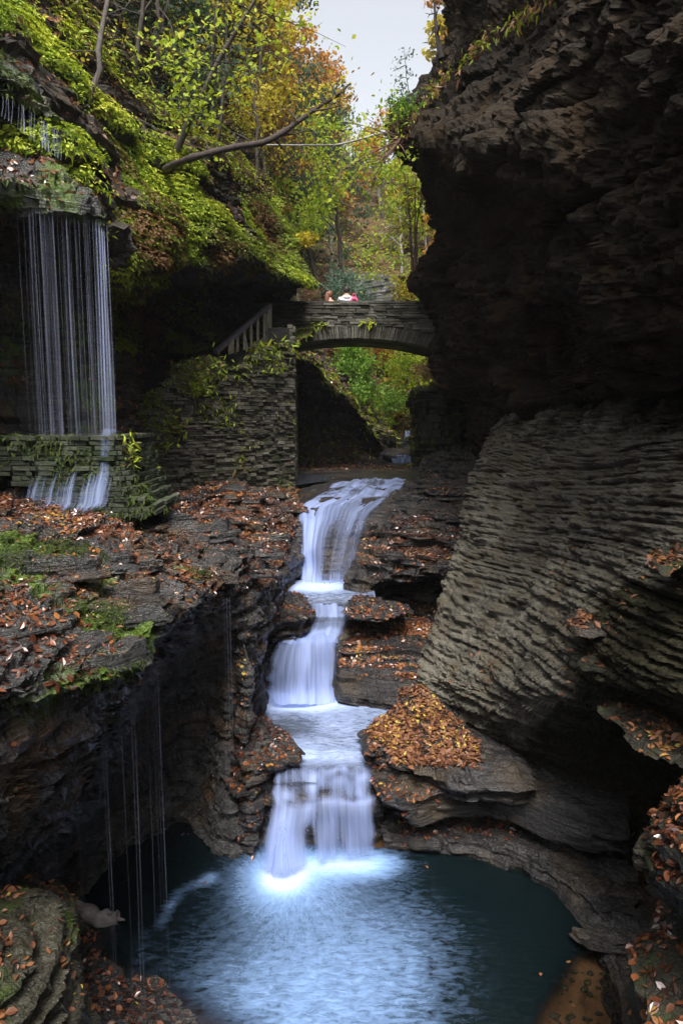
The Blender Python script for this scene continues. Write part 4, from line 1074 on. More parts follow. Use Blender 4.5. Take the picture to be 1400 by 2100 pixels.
# upper fall
UF = rows([
 [(688,986,16.9),(730,983,16.9),(775,981,16.9),(815,981,16.9),(845,984,16.9)],
 [(660,1003,15.9),(712,1000,15.9),(765,998,15.9),(808,998,15.9),(838,1000,15.9)],
 [(630,1022,14.9),(690,1018,14.9),(745,1016,14.9),(788,1018,14.9),(812,1018,14.9)],
 [(604,1042,13.9),(655,1038,13.9),(710,1036,13.9),(758,1036,13.9),(782,1038,13.9)],
 [(608,1065,13.15),(650,1062,13.1),(695,1060,13.05),(738,1056,13.05),(762,1054,13.2)],
 [(612,1090,12.8),(645,1092,12.7),(685,1090,12.6),(728,1085,12.6),(752,1080,12.75)],
 [(612,1130,12.6),(642,1130,12.5),(678,1130,12.35),(715,1128,12.35),(742,1125,12.55)],
 [(610,1170,12.45),(640,1170,12.35),(672,1170,12.15),(705,1170,12.15),(728,1165,12.4)],
 [(606,1206,12.1),(640,1208,12.0),(672,1206,11.95),(702,1206,11.95),(720,1204,12.2)]])
def b_uf(u, v):
    top = 1 - ss(v, .35, .5)
    b = top * (.48 + .35 * vn(u * 6 + v * 6, v * 22, u * 0, 8) + .15 * vn(u * 16, v * 40, u * 0, 9)) + (1 - top) * (.5 + .16 * vn(u * 8, v * .8, u * 0, 10))
    b += .5 * np.exp(-((u - .15) / .13) ** 2) * ss(v, .3, .5)
    b -= .30 * np.exp(-((u - .62) / .26) ** 2) * ss(v, .6, .85)
    b += .25 * np.exp(-((v - .02) / .03) ** 2) + .35 * ss(v, .93, 1)
    return np.clip(b, .05, 1.2) * redge(u, v, .07, .06, 5) * ss(v, 0, .04)
water_sheet('waterfall', UF, M['fall'], b_uf, label='tall upper waterfall fanning from a sloping slab', flute=.04)
# far little falls
water_sheet('waterfall', rows([[(792,936,23.3),(825,935,23.3),(860,934,23.3)],[(795,942,22.9),(825,942,22.8),(858,941,22.8)],[(800,953,22.7),(825,955,22.6),(852,952,22.6)]]), M['fall'], lambda u, v: (.62 + .3 * vn(u * 12, v, 0 * u, 2)) * redge(u, v, .2, .1), label='low wide little waterfall seen under the bridge')
water_sheet('waterfall', rows([[(826,884,29),(835,883,29),(845,884,29)],[(825,893,28.7),(835,893,28.7),(844,893,28.7)],[(830,907,28.5),(835,908,28.5),(840,906,28.5)]]), M['fall'], lambda u, v: (.55 + .3 * vn(u * 6, v, 0 * u, 2)) * redge(u, v, .35, .1) * ss(1 - v, 0, .2), label='tiny farthest waterfall above the others')

# curtain of drips on the left: vertical threads from the mossy lip
def threads(name, lines, label, mat=M['thread'], fade=.25):
    mb = MB()
    for (px, py, Y, zb, r, b0) in lines:
        p = W(px, py, Y); n = 22
        zz = np.linspace(p[2] + .03, zb, n); t = np.linspace(0, 1, n)
        x = p[0] + .012 * np.sin(t * 3 + px) * t; y = np.full(n, p[1]) - .05 * t
        rr = r * (.55 + .75 * t)
        V, F = tube(np.stack([x, y, zz], -1), rr, 5)
        mb.add(V, F, body=np.repeat(b0 * ss(t, 0, .05) * (1 - fade * t) * (.75 + .35 * vn(t * 5 + px, t * 0, t * 0, 2)), 5))
    o = mb.build(name, mat)
    return tag(o, label, None, None, 'structure')
r_ = random.Random(5)
L_ = []
def lipY(px): return float(np.interp(px, [28, 110, 180, 214], [8.52, 8.66, 8.8, 9.0]))
def lipy(px): return float(np.interp(px, [28, 110, 180, 214], [420, 436, 445, 462]))
for px, w, b in [(80,.011,.55),(88,.006,.4),(98,.006,.5),(105,.014,.5),(134,.012,.6),(140,.006,.35),(60,.004,.3),(72,.004,.3),(150,.005,.3),(160,.005,.45),(168,.006,.4),(175,.007,.4),(182,.005,.3),(190,.01,.5),(196,.009,.6),(201,.014,.8),(205,.012,.75),(209,.014,.9),(213,.012,.8),(217,.008,.6),(46,.003,.3),(118,.004,.4),(124,.004,.3)]:
    L_.append((px + 1 + r_.uniform(-2, 2), lipy(px), lipY(px), -.27, w * .9, b * (.8 if px > 192 else .5)))
for k in range(16):
    px = r_.uniform(35, 218)
    L_.append((px, lipy(px) + r_.uniform(-6, 10), lipY(px) + r_.uniform(-.1, .25), -.27, r_.uniform(.0015, .004), r_.uniform(.05, .3)))
for px, w, b in [(85,.03,.10),(104,.03,.12),(94,.04,.05),(137,.028,.10),(128,.03,.04),(178,.025,.08),(207,.045,.24),(196,.03,.12),(60,.03,.04),(155,.03,.04),(213,.03,.2)]:
    L_.append((px, lipy(px), lipY(px) + .05, -.27, w, b))
threads('waterfall', L_, 'curtain of thin falling streams from the mossy left ledge')
L_ = []
for k in range(34):
    px = r_.choice([r_.uniform(0, 130), r_.uniform(60, 132)])
    yl = float(np.interp(px, [0, 40, 135], [200, 215, 285]))
    L_.append((px, yl, float(np.interp(px, [0, 40, 135], [8.0, 8.2, 8.6])), float(W(px, float(np.interp(px, [0, 130], [275, 330])), 8.5)[2]), r_.uniform(.002, .005), r_.uniform(.2, .6)))
threads('waterfall', L_, 'short drips under the topmost left ledge')
# drips from the terrace lip into the cave
L_ = []
for (px, py, Y, w, b) in [(320,1275,5.3,.006,.55),(314,1285,5.2,.003,.35),(308,1290,5.2,.004,.3),(296,1310,5.0,.004,.25),(272,1372,4.6,.006,.4),(266,1385,4.5,.003,.3),(245,1395,4.4,.003,.25),(212,1400,4.3,.004,.3),(206,1400,4.25,.003,.3),(465,1225,7.3,.006,.5),(471,1225,7.4,.005,.45),(459,1228,7.2,.003,.3),(350,1270,5.8,.002,.2),(405,1250,6.4,.002,.2),(378,1262,6.,.002,.15),(148,1400,4.0,.002,.15),(97,1410,3.9,.002,.12)]:
    L_.append((px, py, Y, -4.98 if px < 400 else -4.0, w * .9, b * .55))
threads('waterfall', L_, 'faint drips falling from the terrace lip into the dark cave', fade=.9)
# sheet of water sliding down the mossy steps
# ------------------------------------------------------------------ masonry, bridge, railing, steps
def stones(a, b, z0, z1, inside, hc=(.05, .10), lc=(.12, .38), dep=.12, jit=.03, seed=0, gap=.008, base_rnd=None):
    """courses of flat stones on the vertical face from plan point a to b"""
    R = random.Random(seed); a = np.array(a[:2], float); b = np.array(b[:2], float)
    L = np.linalg.norm(b - a); d = (b - a) / L; nrm = np.array([d[1], -d[0]])
    ang = math.atan2(d[1], d[0]); mb = MB(); z = z0
    while z < z1:
        h = R.uniform(*hc); s = -R.uniform(0, .2)
        while s < L:
            l = R.uniform(*lc)
            s0, s1 = max(s, 0), min(s + l, L)
            if s1 - s0 > .04:
                c2 = a + d * (s0 + s1) / 2
                c = np.array([c2[0], c2[1], z + h / 2])
                if inside(c):
                    o = R.uniform(-jit, jit)
                    ca, sa = math.cos(ang + R.uniform(-.05, .05)), math.sin(ang + R.uniform(-.05, .05))
                    ti = R.uniform(-.03, .03)
                    ax = np.array([[ca, sa, ti], [-sa, ca, 0], [-ti * ca, -ti * sa, 1]])
                    x, y, zz = (s1 - s0 - gap) / 2, dep / 2, (h - gap) / 2
                    k = .82
                    B = np.array([[-x*R.uniform(.9,1),-y,-zz*k],[x,-y,-zz],[x,y,-zz],[-x,y,-zz],[-x,-y,zz],[x*R.uniform(.9,1),-y,zz*R.uniform(.7,1)],[x,y,zz],[-x,y,zz]]) @ ax
                    cc = c + np.append(nrm * (-dep / 2 + .06 + o), 0)
                    mb.add(B + cc, [[0,3,2,1],[4,5,6,7],[0,1,5,4],[1,2,6,5],[2,3,7,6],[3,0,4,7]], rnd=R.random())
            s += l
        z += h
    return mb

def curtain(a, b, zb, ztop, mat, name, parent, back=.25, n=40, off=.05):
    """solid mortar core behind a stone face: bottom zb(s), top ztop(s)"""
    a = np.array(a[:2], float); b = np.array(b[:2], float)
    d = (b - a) / np.linalg.norm(b - a); nrm = np.array([d[1], -d[0]])
    mb = MB(); V = []
    for i in range(n + 1):
        s = i / n; p = a + (b - a) * s - nrm * off; q = p - nrm * back
        V += [[*p, zb(s)], [*p, ztop(s)], [*q, ztop(s)], [*q, zb(s)]]
    F = []
    for i in range(n):
        for k in range(4):
            F.append([i * 4 + k, i * 4 + (k + 1) % 4, i * 4 + 4 + (k + 1) % 4, i * 4 + 4 + k][::-1])
    F += [[0, 1, 2, 3], [n * 4 + 3, n * 4 + 2, n * 4 + 1, n * 4]]
    return mesh(name, np.array(V), np.array(F), mat, parent, smooth=False)

# retaining wall
wa, wb = W(236, 900, 12.8), W(600, 900, 16.3)
tpx = [236, 262, 300, 340, 372, 400, 440, 478, 500, 540, 570, 604]
tpy = [915, 878, 826, 772, 742, 737, 730, 756, 742, 716, 706, 700]
rw = empty('retaining_wall', (wa + wb) / 2 * [1, 1, 0] + [0, 0, -1.9], 'dry stone retaining wall with ferns under the wooden railing', 'stone wall')
def in_wall(c):
    u, v = proj(c); return v > np.interp(u, tpx, tpy) and v < 1060
wall_mb = stones(wa, wb, -2.4, 2.2, in_wall, seed=1, hc=(.03, .085), lc=(.07, .32), jit=.055)
wall_mb.build('stonework', M['masonry'], rw, smooth=False)
def z_at(px, py, s): 
    p = wa + (wb - wa) * s; return W(px, py, p[1])[2]
def wtop(s):
    p = wa + (wb - wa) * s; u, _ = proj([p[0], p[1], 0]); return W(u, np.interp(u, tpx, tpy) + 6, p[1])[2]
curtain(wa, wb, lambda s: -2.6, wtop, M['mortar'], 'core', rw, back=1.2)
# its gorge-side return towards the bridge abutment
ra, rb = wb, W(606, 900, 21.8)
stones(ra, rb, -2.4, 2.0, lambda c: True, seed=2).build('return_face', M['masonry'], rw, smooth=False)
curtain(ra, rb, lambda s: -2.6, lambda s: 2.0, M['mortar'], 'return_core', rw, back=.5)

# stone bridge
YB = 19.0
br = empty('stone_bridge', W(740, 700, 20.2), 'stone arch footbridge with slab parapet spanning the gorge', 'bridge')
bl, brr = W(520, 660, YB), W(930, 660, YB)
zt = W(700, 619, YB)[2]
ip = [W(560, 716, YB), W(640, 702, YB), W(750, 696, YB), W(850, 704, YB), W(925, 728, YB)]
co = np.polyfit([p[0] for p in ip], [p[2] for p in ip], 2)
zi = lambda x: np.polyval(co, x)
ring = .35
def in_sp(c): return c[2] > zi(c[0]) + ring - .01 and c[2] < zt
stones(bl, brr, 1.2, zt - .10, in_sp, hc=(.05, .09), lc=(.2, .7), jit=.035, seed=4).build('spandrel_wall', M['bridge_stone'], br, smooth=False)
stones(bl + [0, -.03, 0], brr + [0, -.03, 0], zt - .1, zt, lambda c: True, hc=(.05, .06), lc=(.4, .9), jit=.03, dep=.45, seed=5).build('coping', M['bridge_stone'], br, smooth=False)
bcore = MB()
xs = np.linspace(bl[0], brr[0], 60)
V = []; YF, YK = YB + .02, YB + 2.5
for x in xs: V += [[x, YF, zi(x) + .02], [x, YF, zi(x) + ring + .3 if False else zt - .55], [x, YK, zt - .55], [x, YK, zi(x) + .02]]
F = []
for i in range(59):
    for k in range(4): F.append([i*4+k, i*4+(k+1)%4, i*4+4+(k+1)%4, i*4+4+k][::-1])
mesh('vault', np.array(V), np.array(F + [[0,1,2,3],[239,238,237,236]]), M['mortar'], br, smooth=False)
for nm, y0 in (('parapet', YB + .03), ('parapet', YK - .3)):
    MB().box(((bl[0] + brr[0]) / 2, y0 + .14, zt - .33), (brr[0] - bl[0], .28, .56)).build(nm, M['mortar'], br, smooth=False)
rg = MB(); R = random.Random(3); x = bl[0] + .05
while x < brr[0]:
    w = R.uniform(.045, .08); sl = np.polyval(np.polyder(co), x); nv = norm(np.array([-sl * 2.2, 0, 1.0]))
    c = np.array([x, YB + .12 + R.uniform(-.02, .02), zi(x)]) + nv * ring / 2
    ax = [np.cross([0, 1.0, 0], nv), [0, 1, 0], nv]
    rg.box(c, (w - .01, .38, ring * R.uniform(.9, 1.0)), axes=ax, rnd=R.uniform(.1, .8)); x += w
rg.build('arch_ring', M['bridge_stone'], br, smooth=False)

# wooden railing up the stairs
ra0, ra1 = W(442, 722, 16.5), W(553, 626, 17.7)
rb0, rb1 = W(474, 750, 16.5), W(553, 688, 17.7)
rl = empty('wooden_railing', (ra0 + rb1) / 2 - [0, 0, 1.], 'weathered wooden stair railing climbing to the stone bridge', 'railing')
MB().beam(ra0, ra1, .16, .09).build('handrail', M['wood_rail'], rl, smooth=False)
MB().beam(rb0, rb1, .10, .10).build('lower_rail', M['wood'], rl, smooth=False)
lo = lambda t: rb0 + (rb1 - rb0) * t
hi = lambda t: ra0 + (ra1 - ra0) * (.28 + .72 * t)
for t in (0.0, 1.0):
    MB().beam(lo(t) - [0, 0, .15], hi(t), .13, .11).build('post', M['wood'], rl, smooth=False)
for i, t in enumerate(np.linspace(.16, .86, 5)):
    MB().beam(lo(t), hi(t), .06, .05).build('baluster', M['wood'], rl, smooth=False)
for t, t2 in ((.42, .30), (.97, .86)):
    MB().beam(lo(t), hi(t2), .05, .05).build('brace', M['wood'], rl, smooth=False)

# worn stone stair behind the wall
st0, st1 = W(238, 886, 13.3), W(440, 742, 17.9)
mb = MB(); R = random.Random(8)
nst = 20
for i in range(nst):
    t = i / (nst - 1); p = st0 + (st1 - st0) * t
    mb.box(p + [-.35, .45, -.5], (1.1 + R.uniform(-.04, .04), .42, 1.0), rot=.25, rnd=R.random())
tag(mb.build('stone_stairs', M['masonry'], None, smooth=False), 'worn dark stone stairs climbing behind the retaining wall', 'stairs')

# mossy stepped wall under the water curtain
ms = empty('mossy_steps', W(120, 1000, 8.6) * [1, 1, 0] + [0, 0, -1.3], 'stepped mossy stone wall under the thin curtain waterfall', 'stone steps')
nC = 8; sw = MB()
def addst(sb):
    for v, k in zip(sb.V, range(len(sb.V))): sw.add(v, [[0,3,2,1],[4,5,6,7],[0,1,5,4],[1,2,6,5],[2,3,7,6],[3,0,4,7]], rnd=sb.A['rnd'][k][0])
for i in range(nC):
    t = i / (nC - 1)
    z0 = -1.22 + .97 / nC * i; h = .97 / nC
    Yf = 8.12 + (.40 * t if t < .5 else .20 + .14 * (t - .5))
    xr = W(np.interp(t, [0, .3, .6, 1], [292, 262, 246, 238]), 900, Yf)[0]
    xl2 = W(np.interp(t, [0, .35, 1], [70, 60, -260]), 900, Yf)[0]
    for q in range(2):
        addst(stones((xl2, Yf), (xr, Yf), z0 + q * h / 2, z0 + (q + 1) * h / 2 - .001, lambda c: True, hc=(h / 2 - .001, h / 2), lc=(.07, .26), dep=.3, jit=.045, seed=20 + i * 2 + q))
        addst(stones((xr, Yf), (xr, Yf + 1.5), z0 + q * h / 2, z0 + (q + 1) * h / 2 - .001, lambda c: True, hc=(h / 2 - .001, h / 2), lc=(.07, .3), dep=.3, jit=.03, seed=50 + i * 2 + q))
    MB().box(((xl2 + xr - .1) / 2, Yf + .87, z0 + h / 2 - .01), (xr - xl2 - .16, 1.5, h - .012)).build('tread_core', M['mortar'], ms, smooth=False)
sw.build('stonework', M['mossy_steps'], ms, smooth=False)
# water film on the steps
WS = [[np.array([x, y, z]) for x in np.linspace(W(60, 900, 8.4)[0], W(250, 900, 8.4)[0], 6)] for (y, z) in ((8.9, -.22), (8.42, -.225), (8.33, -.4), (8.24, -.7), (8.08, -.9), (7.98, -1.08), (7.7, -1.16))]
def b_ws(u, v):
    return np.clip(.18 + .45 * ss(v, .45, .8) + .28 * np.exp(-((u - .83) / .07) ** 2) - .08, 0, 1) * edge(u, .12) * ss(1 - v, 0, .12)
water_sheet('waterfall', WS, M['fall_thin'], b_ws, label='thin white water sliding down the mossy stepped wall', du=.03, dv=.02, off=.02)

# far retaining wall beyond the bridge
fa, fb = W(728, 600, 31), W(812, 600, 29.5)
fpx, fpy = [728, 745, 770, 812], [575, 556, 562, 588]
fw = empty('stone_wall', (fa + fb) / 2, 'pale low dry stone wall beyond the bridge parapet', 'stone wall')
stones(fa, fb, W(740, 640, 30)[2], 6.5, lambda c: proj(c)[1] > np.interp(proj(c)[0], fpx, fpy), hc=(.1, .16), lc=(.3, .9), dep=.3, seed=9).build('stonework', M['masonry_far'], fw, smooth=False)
curtain(fa, fb, lambda s: W(740, 640, 30)[2], lambda s: W(740, np.interp(728 + 84 * s, fpx, fpy) + 3, 30)[2], M['masonry'], 'core', fw, back=.6)

# ------------------------------------------------------------------ people leaning on the far parapet
def skin_mesh(name, joints, edges, mat, parent, root=0, sub=2):
    """joints: {key: (x,y,z,r)}"""
    keys = list(joints); me = bpy.data.meshes.new(name)
    me.from_pydata([joints[k][:3] for k in keys], [(keys.index(a), keys.index(b)) for a, b in edges], [])
    o = bpy.data.objects.new(name, me); link(o, parent)
    o.modifiers.new('skin', 'SKIN')
    if not me.skin_vertices: 
        bpy.context.view_layer.objects.active = o
        me.skin_vertices.new() if hasattr(me.skin_vertices, 'new') else None
    if me.skin_vertices:
        for i, k in enumerate(keys):
            r = joints[k][3]; me.skin_vertices[0].data[i].radius = (r, r)
            me.skin_vertices[0].data[i].use_root = (i == root)
    s = o.modifiers.new('sub', 'SUBSURF'); s.levels = sub; s.render_levels = sub
    me.materials.append(mat)
    # bake to a plain mesh
    dg = bpy.context.evaluated_depsgraph_get()
    bk = bpy.data.meshes.new_from_object(o.evaluated_get(dg))
    for p in bk.polygons: p.use_smooth = True
    o.modifiers.clear(); o.data = bk
    return o

def ellipsoid(name, c, r, mat, parent, noise=.0, seed=0, cut=None):
    u = np.linspace(0, math.pi, 14); v = np.linspace(0, 2 * math.pi, 20, endpoint=False)
    U, Vv = np.meshgrid(u, v, indexing='ij')
    G = np.stack([np.sin(U) * np.cos(Vv), np.sin(U) * np.sin(Vv), np.cos(U)], -1) * np.array(r)
    G = G * (1 + noise * vn(G[..., 0] * 14, G[..., 1] * 14, G[..., 2] * 14, seed))[..., None] + np.array(c)
    return mesh(name, G.reshape(-1, 3) + parent_loc(parent), gfaces(14, 20, wrap=True), mat, parent)

def person(px, ytop, Y, turn, label, top_mat, hair_mat, long_hair=False, hood=False, lean=1.0, tall=1.35, extra=None):
    zt_ = W(px, ytop, Y)[2]
    base = W(px, ytop, Y) * [1, 1, 0] + [0, 0, zt_ - tall]
    p = empty('person', base, label, 'person')
    S = tall / 1.47
    J = {'pelvis': (0, 0, .86, .13), 'waist': (0, .08, .98, .12), 'chest': (0, .2 * lean, 1.08, .145), 'neck': (0, .32 * lean, 1.21, .05), 'head': (0, .38 * lean, 1.32, .08), 'crown': (0, .40 * lean, 1.39, .065)}
    E = [('pelvis', 'waist'), ('waist', 'chest'), ('chest', 'neck'), ('neck', 'head'), ('head', 'crown')]
    for s, n in ((-1, 'l'), (1, 'r')):
        J.update({'hip' + n: (s * .1, 0, .8, .1), 'knee' + n: (s * .12, .04, .45, .065), 'ank' + n: (s * .12, -.02, .08, .045), 'toe' + n: (s * .13, .14, .03, .035),
                  'sh' + n: (s * .19, .22 * lean, 1.08, .065), 'el' + n: (s * .27, .38, .86, .045), 'wr' + n: (s * .14, .55, .78, .03), 'palm' + n: (s * .10, .61, .78, .035)})
        E += [('pelvis', 'hip' + n), ('hip' + n, 'knee' + n), ('knee' + n, 'ank' + n), ('ank' + n, 'toe' + n), ('chest', 'sh' + n), ('sh' + n, 'el' + n), ('el' + n, 'wr' + n), ('wr' + n, 'palm' + n)]
        for f, (dx, dy) in enumerate(((.045, .0), (.03, .05), (.012, .058), (-.008, .055), (-.028, .045))):
            J[f'f{n}{f}'] = (s * (.10 + dx), .61 + dy, .775, .009); J[f'g{n}{f}'] = (s * (.10 + dx * 1.15), .61 + dy * 1.6, .765, .008)
            E += [('palm' + n, f'f{n}{f}'), (f'f{n}{f}', f'g{n}{f}')]
    J = {k: (v[0] * S, v[1] * S, v[2] * S, v[3] * S) for k, v in J.items()}
    skin_mesh('body', J, E, M['skin'], p)
    top = {k: (v[0], v[1], v[2], v[3] * 1.22) for k, v in J.items() if k in ('waist', 'chest', 'shl', 'shr', 'ell', 'elr', 'wrl', 'wrr', 'pelvis')}
    te = [('chest', 'waist'), ('waist', 'pelvis'), ('chest', 'shl'), ('chest', 'shr'), ('shl', 'ell'), ('shr', 'elr'), ('ell', 'wrl'), ('elr', 'wrr')]
    skin_mesh('jacket', top, te, top_mat, p, root=0)
    leg = {k: (v[0], v[1], v[2], v[3] * 1.15) for k, v in J.items() if k[:3] in ('pel', 'hip', 'kne', 'ank')}
    skin_mesh('trousers', leg, [('pelvis', 'hipl'), ('pelvis', 'hipr'), ('hipl', 'kneel'), ('hipr', 'kneer'), ('kneel', 'ankl'), ('kneer', 'ankr')], M['denim'], p, root=0)
    h = J['head']
    ellipsoid('hair', (h[0], h[1] - .015, h[2] + .03), (.092 * S, .1 * S, .115 * S), hair_mat, p, .06, 3)
    if long_hair:
        ellipsoid('hair', (h[0] - .05, h[1] - .08, h[2] - .10), (.08 * S, .06 * S, .2 * S), hair_mat, p, .12, 5)
    if hood:
        ellipsoid('hood', (h[0], h[1] - .12, h[2] - .2), (.12 * S, .06 * S, .06 * S), top_mat, p, .05, 7)
    if extra: extra(p, S)
    p.rotation_euler = (0, 0, turn)
    return p
def pink_bag(p, S):
    pass
person(711, 584, 20.85, .05, 'person in a pale grey hooded jacket leaning over the bridge parapet, seen from behind', M['hoodie'], M['hair_dark'], hood=True, tall=1.5, lean=.35)
person(671, 594, 20.85, -.5, 'person with long auburn hair in an olive jacket leaning over the bridge parapet', M['olive'], M['hair_red'], long_hair=True, tall=1.45, lean=.4)
pb = empty('shoulder_bag', W(726, 616, 20.45), 'small bright pink bag beside the pale hooded jacket', 'bag')
_p = parent_loc(pb)
V, F = tube(np.array([[-.09, 0, -.1], [-.08, 0, -.04], [-.05, 0, .03], [0, 0, .06], [.05, 0, .03], [.08, 0, -.04], [.09, 0, -.1]]) + _p, [.015, .04, .05, .055, .05, .04, .015], 10)
mesh('bag_body', V, F, M['pink'], pb)
mesh('strap', *tube(np.array([[-.06, .02, .08], [-.03, .05, .2], [.03, .05, .2], [.06, .02, .08]]) + _p, .008, 6), M['pink'], pb)

# pale driftwood log in the pool
lg0, lg1 = WZ(140, 1868, -4.96), WZ(243, 1884, -4.96)
lg = empty('driftwood_log', (lg0 + lg1) / 2, 'pale broken driftwood log lying in the dark corner of the pool', 'log')
ts = np.linspace(0, 1, 30)
path = lg0 + (lg1 - lg0) * ts[:, None] + np.stack([0 * ts, .03 * np.sin(ts * 7), .02 * np.cos(ts * 5)], -1)
V, F = tube(path, .10 * (1 - .5 * np.abs(ts - .45)) * (.85 + .15 * np.sin(ts * 19)) * ss(ts, -.08, .05), 18)
V = V + .018 * np.stack([vn(V[:, 0] * 14, V[:, 1] * 14, V[:, 2] * 14, k) for k in (1, 2, 3)], -1)
mesh('trunk', V, F, M['driftwood'], lg)
for k, (t, dx, dz) in enumerate(((.75, .10, .09), (.4, -.06, .08), (.92, .12, .02))):
    q = lg0 + (lg1 - lg0) * t
    mesh('stub', *tube([q, q + [dx * .5, -.03, dz * .7], q + [dx, -.05, dz]], [.03, .02, .008], 7), M['driftwood'], lg)
# ------------------------------------------------------------------ fallen leaves
def patch(f=1.2, lo=-.25, hi=.35, seed=0, extra=None):
    def w(c, n):
        q = np.clip((fbm(c, f, 3, seed) - lo) / (hi - lo), 0, 1) ** 1.5
        return q * extra(c) if extra is not None else q
    return w
def litter(label, keys, count, size, minz=.55, weight=None, mat=None, tilt=.35, lift=.012, rr=None):
    pos, n = litter_points(keys, count, minz, weight)
    if rr is None: rr = np.clip(.40 + .55 * fbm(pos, 1.6, 2, 99) + rng.normal(size=count) * .22, 0, 1)
    n = norm(n + rng.normal(size=n.shape) * tilt)
    o = scatter_leaves('leaf_litter', pos + n * lift * rng.uniform(.3, 1.6, (count, 1)), n, size[0] * .8 + (size[1] * 1.1 - size[0] * .8) * rng.random(count) ** 1.8, mat or M['litter'], rnd=rr)
    return tag(o, label, 'fallen leaves', None, 'stuff')
litter('orange and brown fallen leaves over the wet mossy terrace', ['terrace', 'plates_a'], 76000, (.028, .066), .45, patch(1.3, -.4, .3, 1, lambda c: (c[:, 2] > -2.3) * (c[:, 1] < 18) * (c[:, 0] > -7) * (1 + 1.2 * (c[:, 1] < 5)) * (.35 + (c[:, 1] > 7.) * 1.0)))
litter('fallen leaves on the stepped ledges right of the upper waterfall', ['ledges_right', 'plates_b'], 12000, (.035, .075), .55, patch(1.3, -.2, .35, 2, lambda c: ((vn(c[:, 0] * .3, c[:, 1] * .3, c[:, 2] * 9, 12) > -.15) + .12) * (.35 + (c[:, 1] < 14.5))))
litter('fallen leaves on the low ledges by the middle pool', ['ledges_mid'], 3200, (.04, .08), .6, patch(1.5, -.35, .2, 3))
litter('deep heap of orange and yellow leaves on the pool shelf', ['leaf_shelf'], 3300, (.05, .085), .6, patch(.9, -1.5, .0, 4, lambda c: (proj(c)[1] < 1560 + .05 * proj(c)[0] * 0 + 15) * (proj(c)[0] > 755 + 0 * c[:, 0]) * (proj(c)[0] < 985) * (proj(c)[1] > 1300 + .0 * c[:, 0]) * (proj(c)[0] - 940 < (proj(c)[1] - 1500) * 1.0 + 20)), mat=M['litter_dry'], tilt=.5, lift=.03)
litter('scattered leaves on the wet lip above the pool', ['shelf_b'], 260, (.05, .08), .5, patch(1.2, -.2, .3, 5, lambda c: proj(c)[0] < 1050))
litter('red brown leaves on the wet bench at the pool rim', ['bench', 'plates_c'], 520, (.045, .08), .5, patch(1.2, -.2, .3, 6, lambda c: (proj(c)[0] > 820) * (proj(c)[0] < 1080) * (proj(c)[1] < 1735)))
litter('leaves caught on the rounded buttress', ['buttress', 'recess'], 1500, (.045, .08), .35, patch(1.3, -.4, .3, 7), mat=M['litter_dry'])
litter('leaves on the black ledge by the channel', ['shelf_k', 'shelf_k2', 'shelf_n'], 620, (.045, .08), .6, patch(1., -.6, .1, 8, lambda c: (c[:, 2] > -3.2) + .12))
litter('leaves on the rock step and column left of the lower fall', ['shelf_j', 'column'], 900, (.045, .08), .3, patch(1., -.5, .3, 9))
litter('yellow and brown leaves on the right foreground rocks', ['outcrop_right', 'shelf_rb', 'shelf_rm', 'shelf_ru', 'nib0', 'nib1', 'nib2', 'nib3', 'nib4'], 2600, (.045, .085), .6, patch(1.8, -.1, .25, 10), mat=M['litter_dry'])
litter('leaves heaped in the bottom right corner', ['shelf_rb', 'outcrop_right'], 1500, (.04, .08), .55, patch(1.8, -.6, .1, 34, lambda c: (proj(c)[0] > 1280) * (proj(c)[0] < 1460) * (proj(c)[1] < 2160)))
litter('scattered leaves caught on the grey slab', ['slab'], 420, (.045, .08), .35, patch(1.2, .15, .45, 11, lambda c: (proj(c)[0] > 1080) | (proj(c)[1] > 1300)), mat=M['litter_dry'])
litter('wet leaves on the bottom left ledge', ['shelf_l1'], 3400, (.04, .075), .6, patch(1.6, -.35, .25, 12))
litter('orange leaves on the bottom left outcrop', ['outcrop_left'], 1500, (.035, .065), .5, patch(2.2, -.2, .25, 13), mat=M['litter_dry'])
litter('dark wet leaves on the waterfall ledge', ['ledge_left'], 6500, (.05, .1), .4, patch(1.0, -.3, .2, 14, lambda c: c[:, 2] > .5))
litter('fallen leaves on the banks beyond the bridge', ['bank', 'block_r', 'block_c', 'streambed'], 4500, (.07, .13), .45, patch(.8, -.5, .2, 15, lambda c: c[:, 1] > 20))
litter('leaf litter between the ferns of the left hillside', ['slope'], 16000, (.06, .13), .15, patch(.8, -.3, .3, 16), mat=M['litter_dry'], lift=.04)

# pebbles on the sandy shallows and leaves afloat on the pool
mbp = MB()
for q in range(150):
    pz = WZ(rng.uniform(1100, 1290), rng.uniform(1840, 2140), -5.03) if q < 110 else WZ(rng.uniform(230, 600), rng.uniform(1960, 2110), -5.03)
    r_p = rng.uniform(.008, .035)
    u = np.linspace(0, math.pi, 5); vv = np.linspace(0, 2 * math.pi, 7, endpoint=False); U, Vv = np.meshgrid(u, vv, indexing='ij')
    G = np.stack([np.sin(U) * np.cos(Vv) * rng.uniform(.8, 1.6), np.sin(U) * np.sin(Vv), np.cos(U) * .5], -1) * r_p
    mbp.add((G * rng.uniform(.85, 1.15, G.shape)).reshape(-1, 3) + pz, gfaces(5, 7, wrap=True))
tag(mbp.build('pebbles', M['left']), 'small dark pebbles on the sandy shallows of the pool', 'pebbles', None, 'stuff')
fp_ = np.array([WZ(px, py, -4.992) for px, py in [(1108,1998),(1165,1972),(1232,1858),(420,1810),(875,1778),(1175,2062),(300,2010)]])
tag(scatter_leaves('leaf_litter', fp_, np.array([[0, 0, 1.]] * 7) + rng.normal(size=(7, 3)) * .08, rng.uniform(.035, .07, 7), M['litter_dry'], rnd=rng.uniform(.3, .8, 7)), 'few orange leaves afloat on the dark edge of the pool', 'fallen leaves', None, 'stuff')

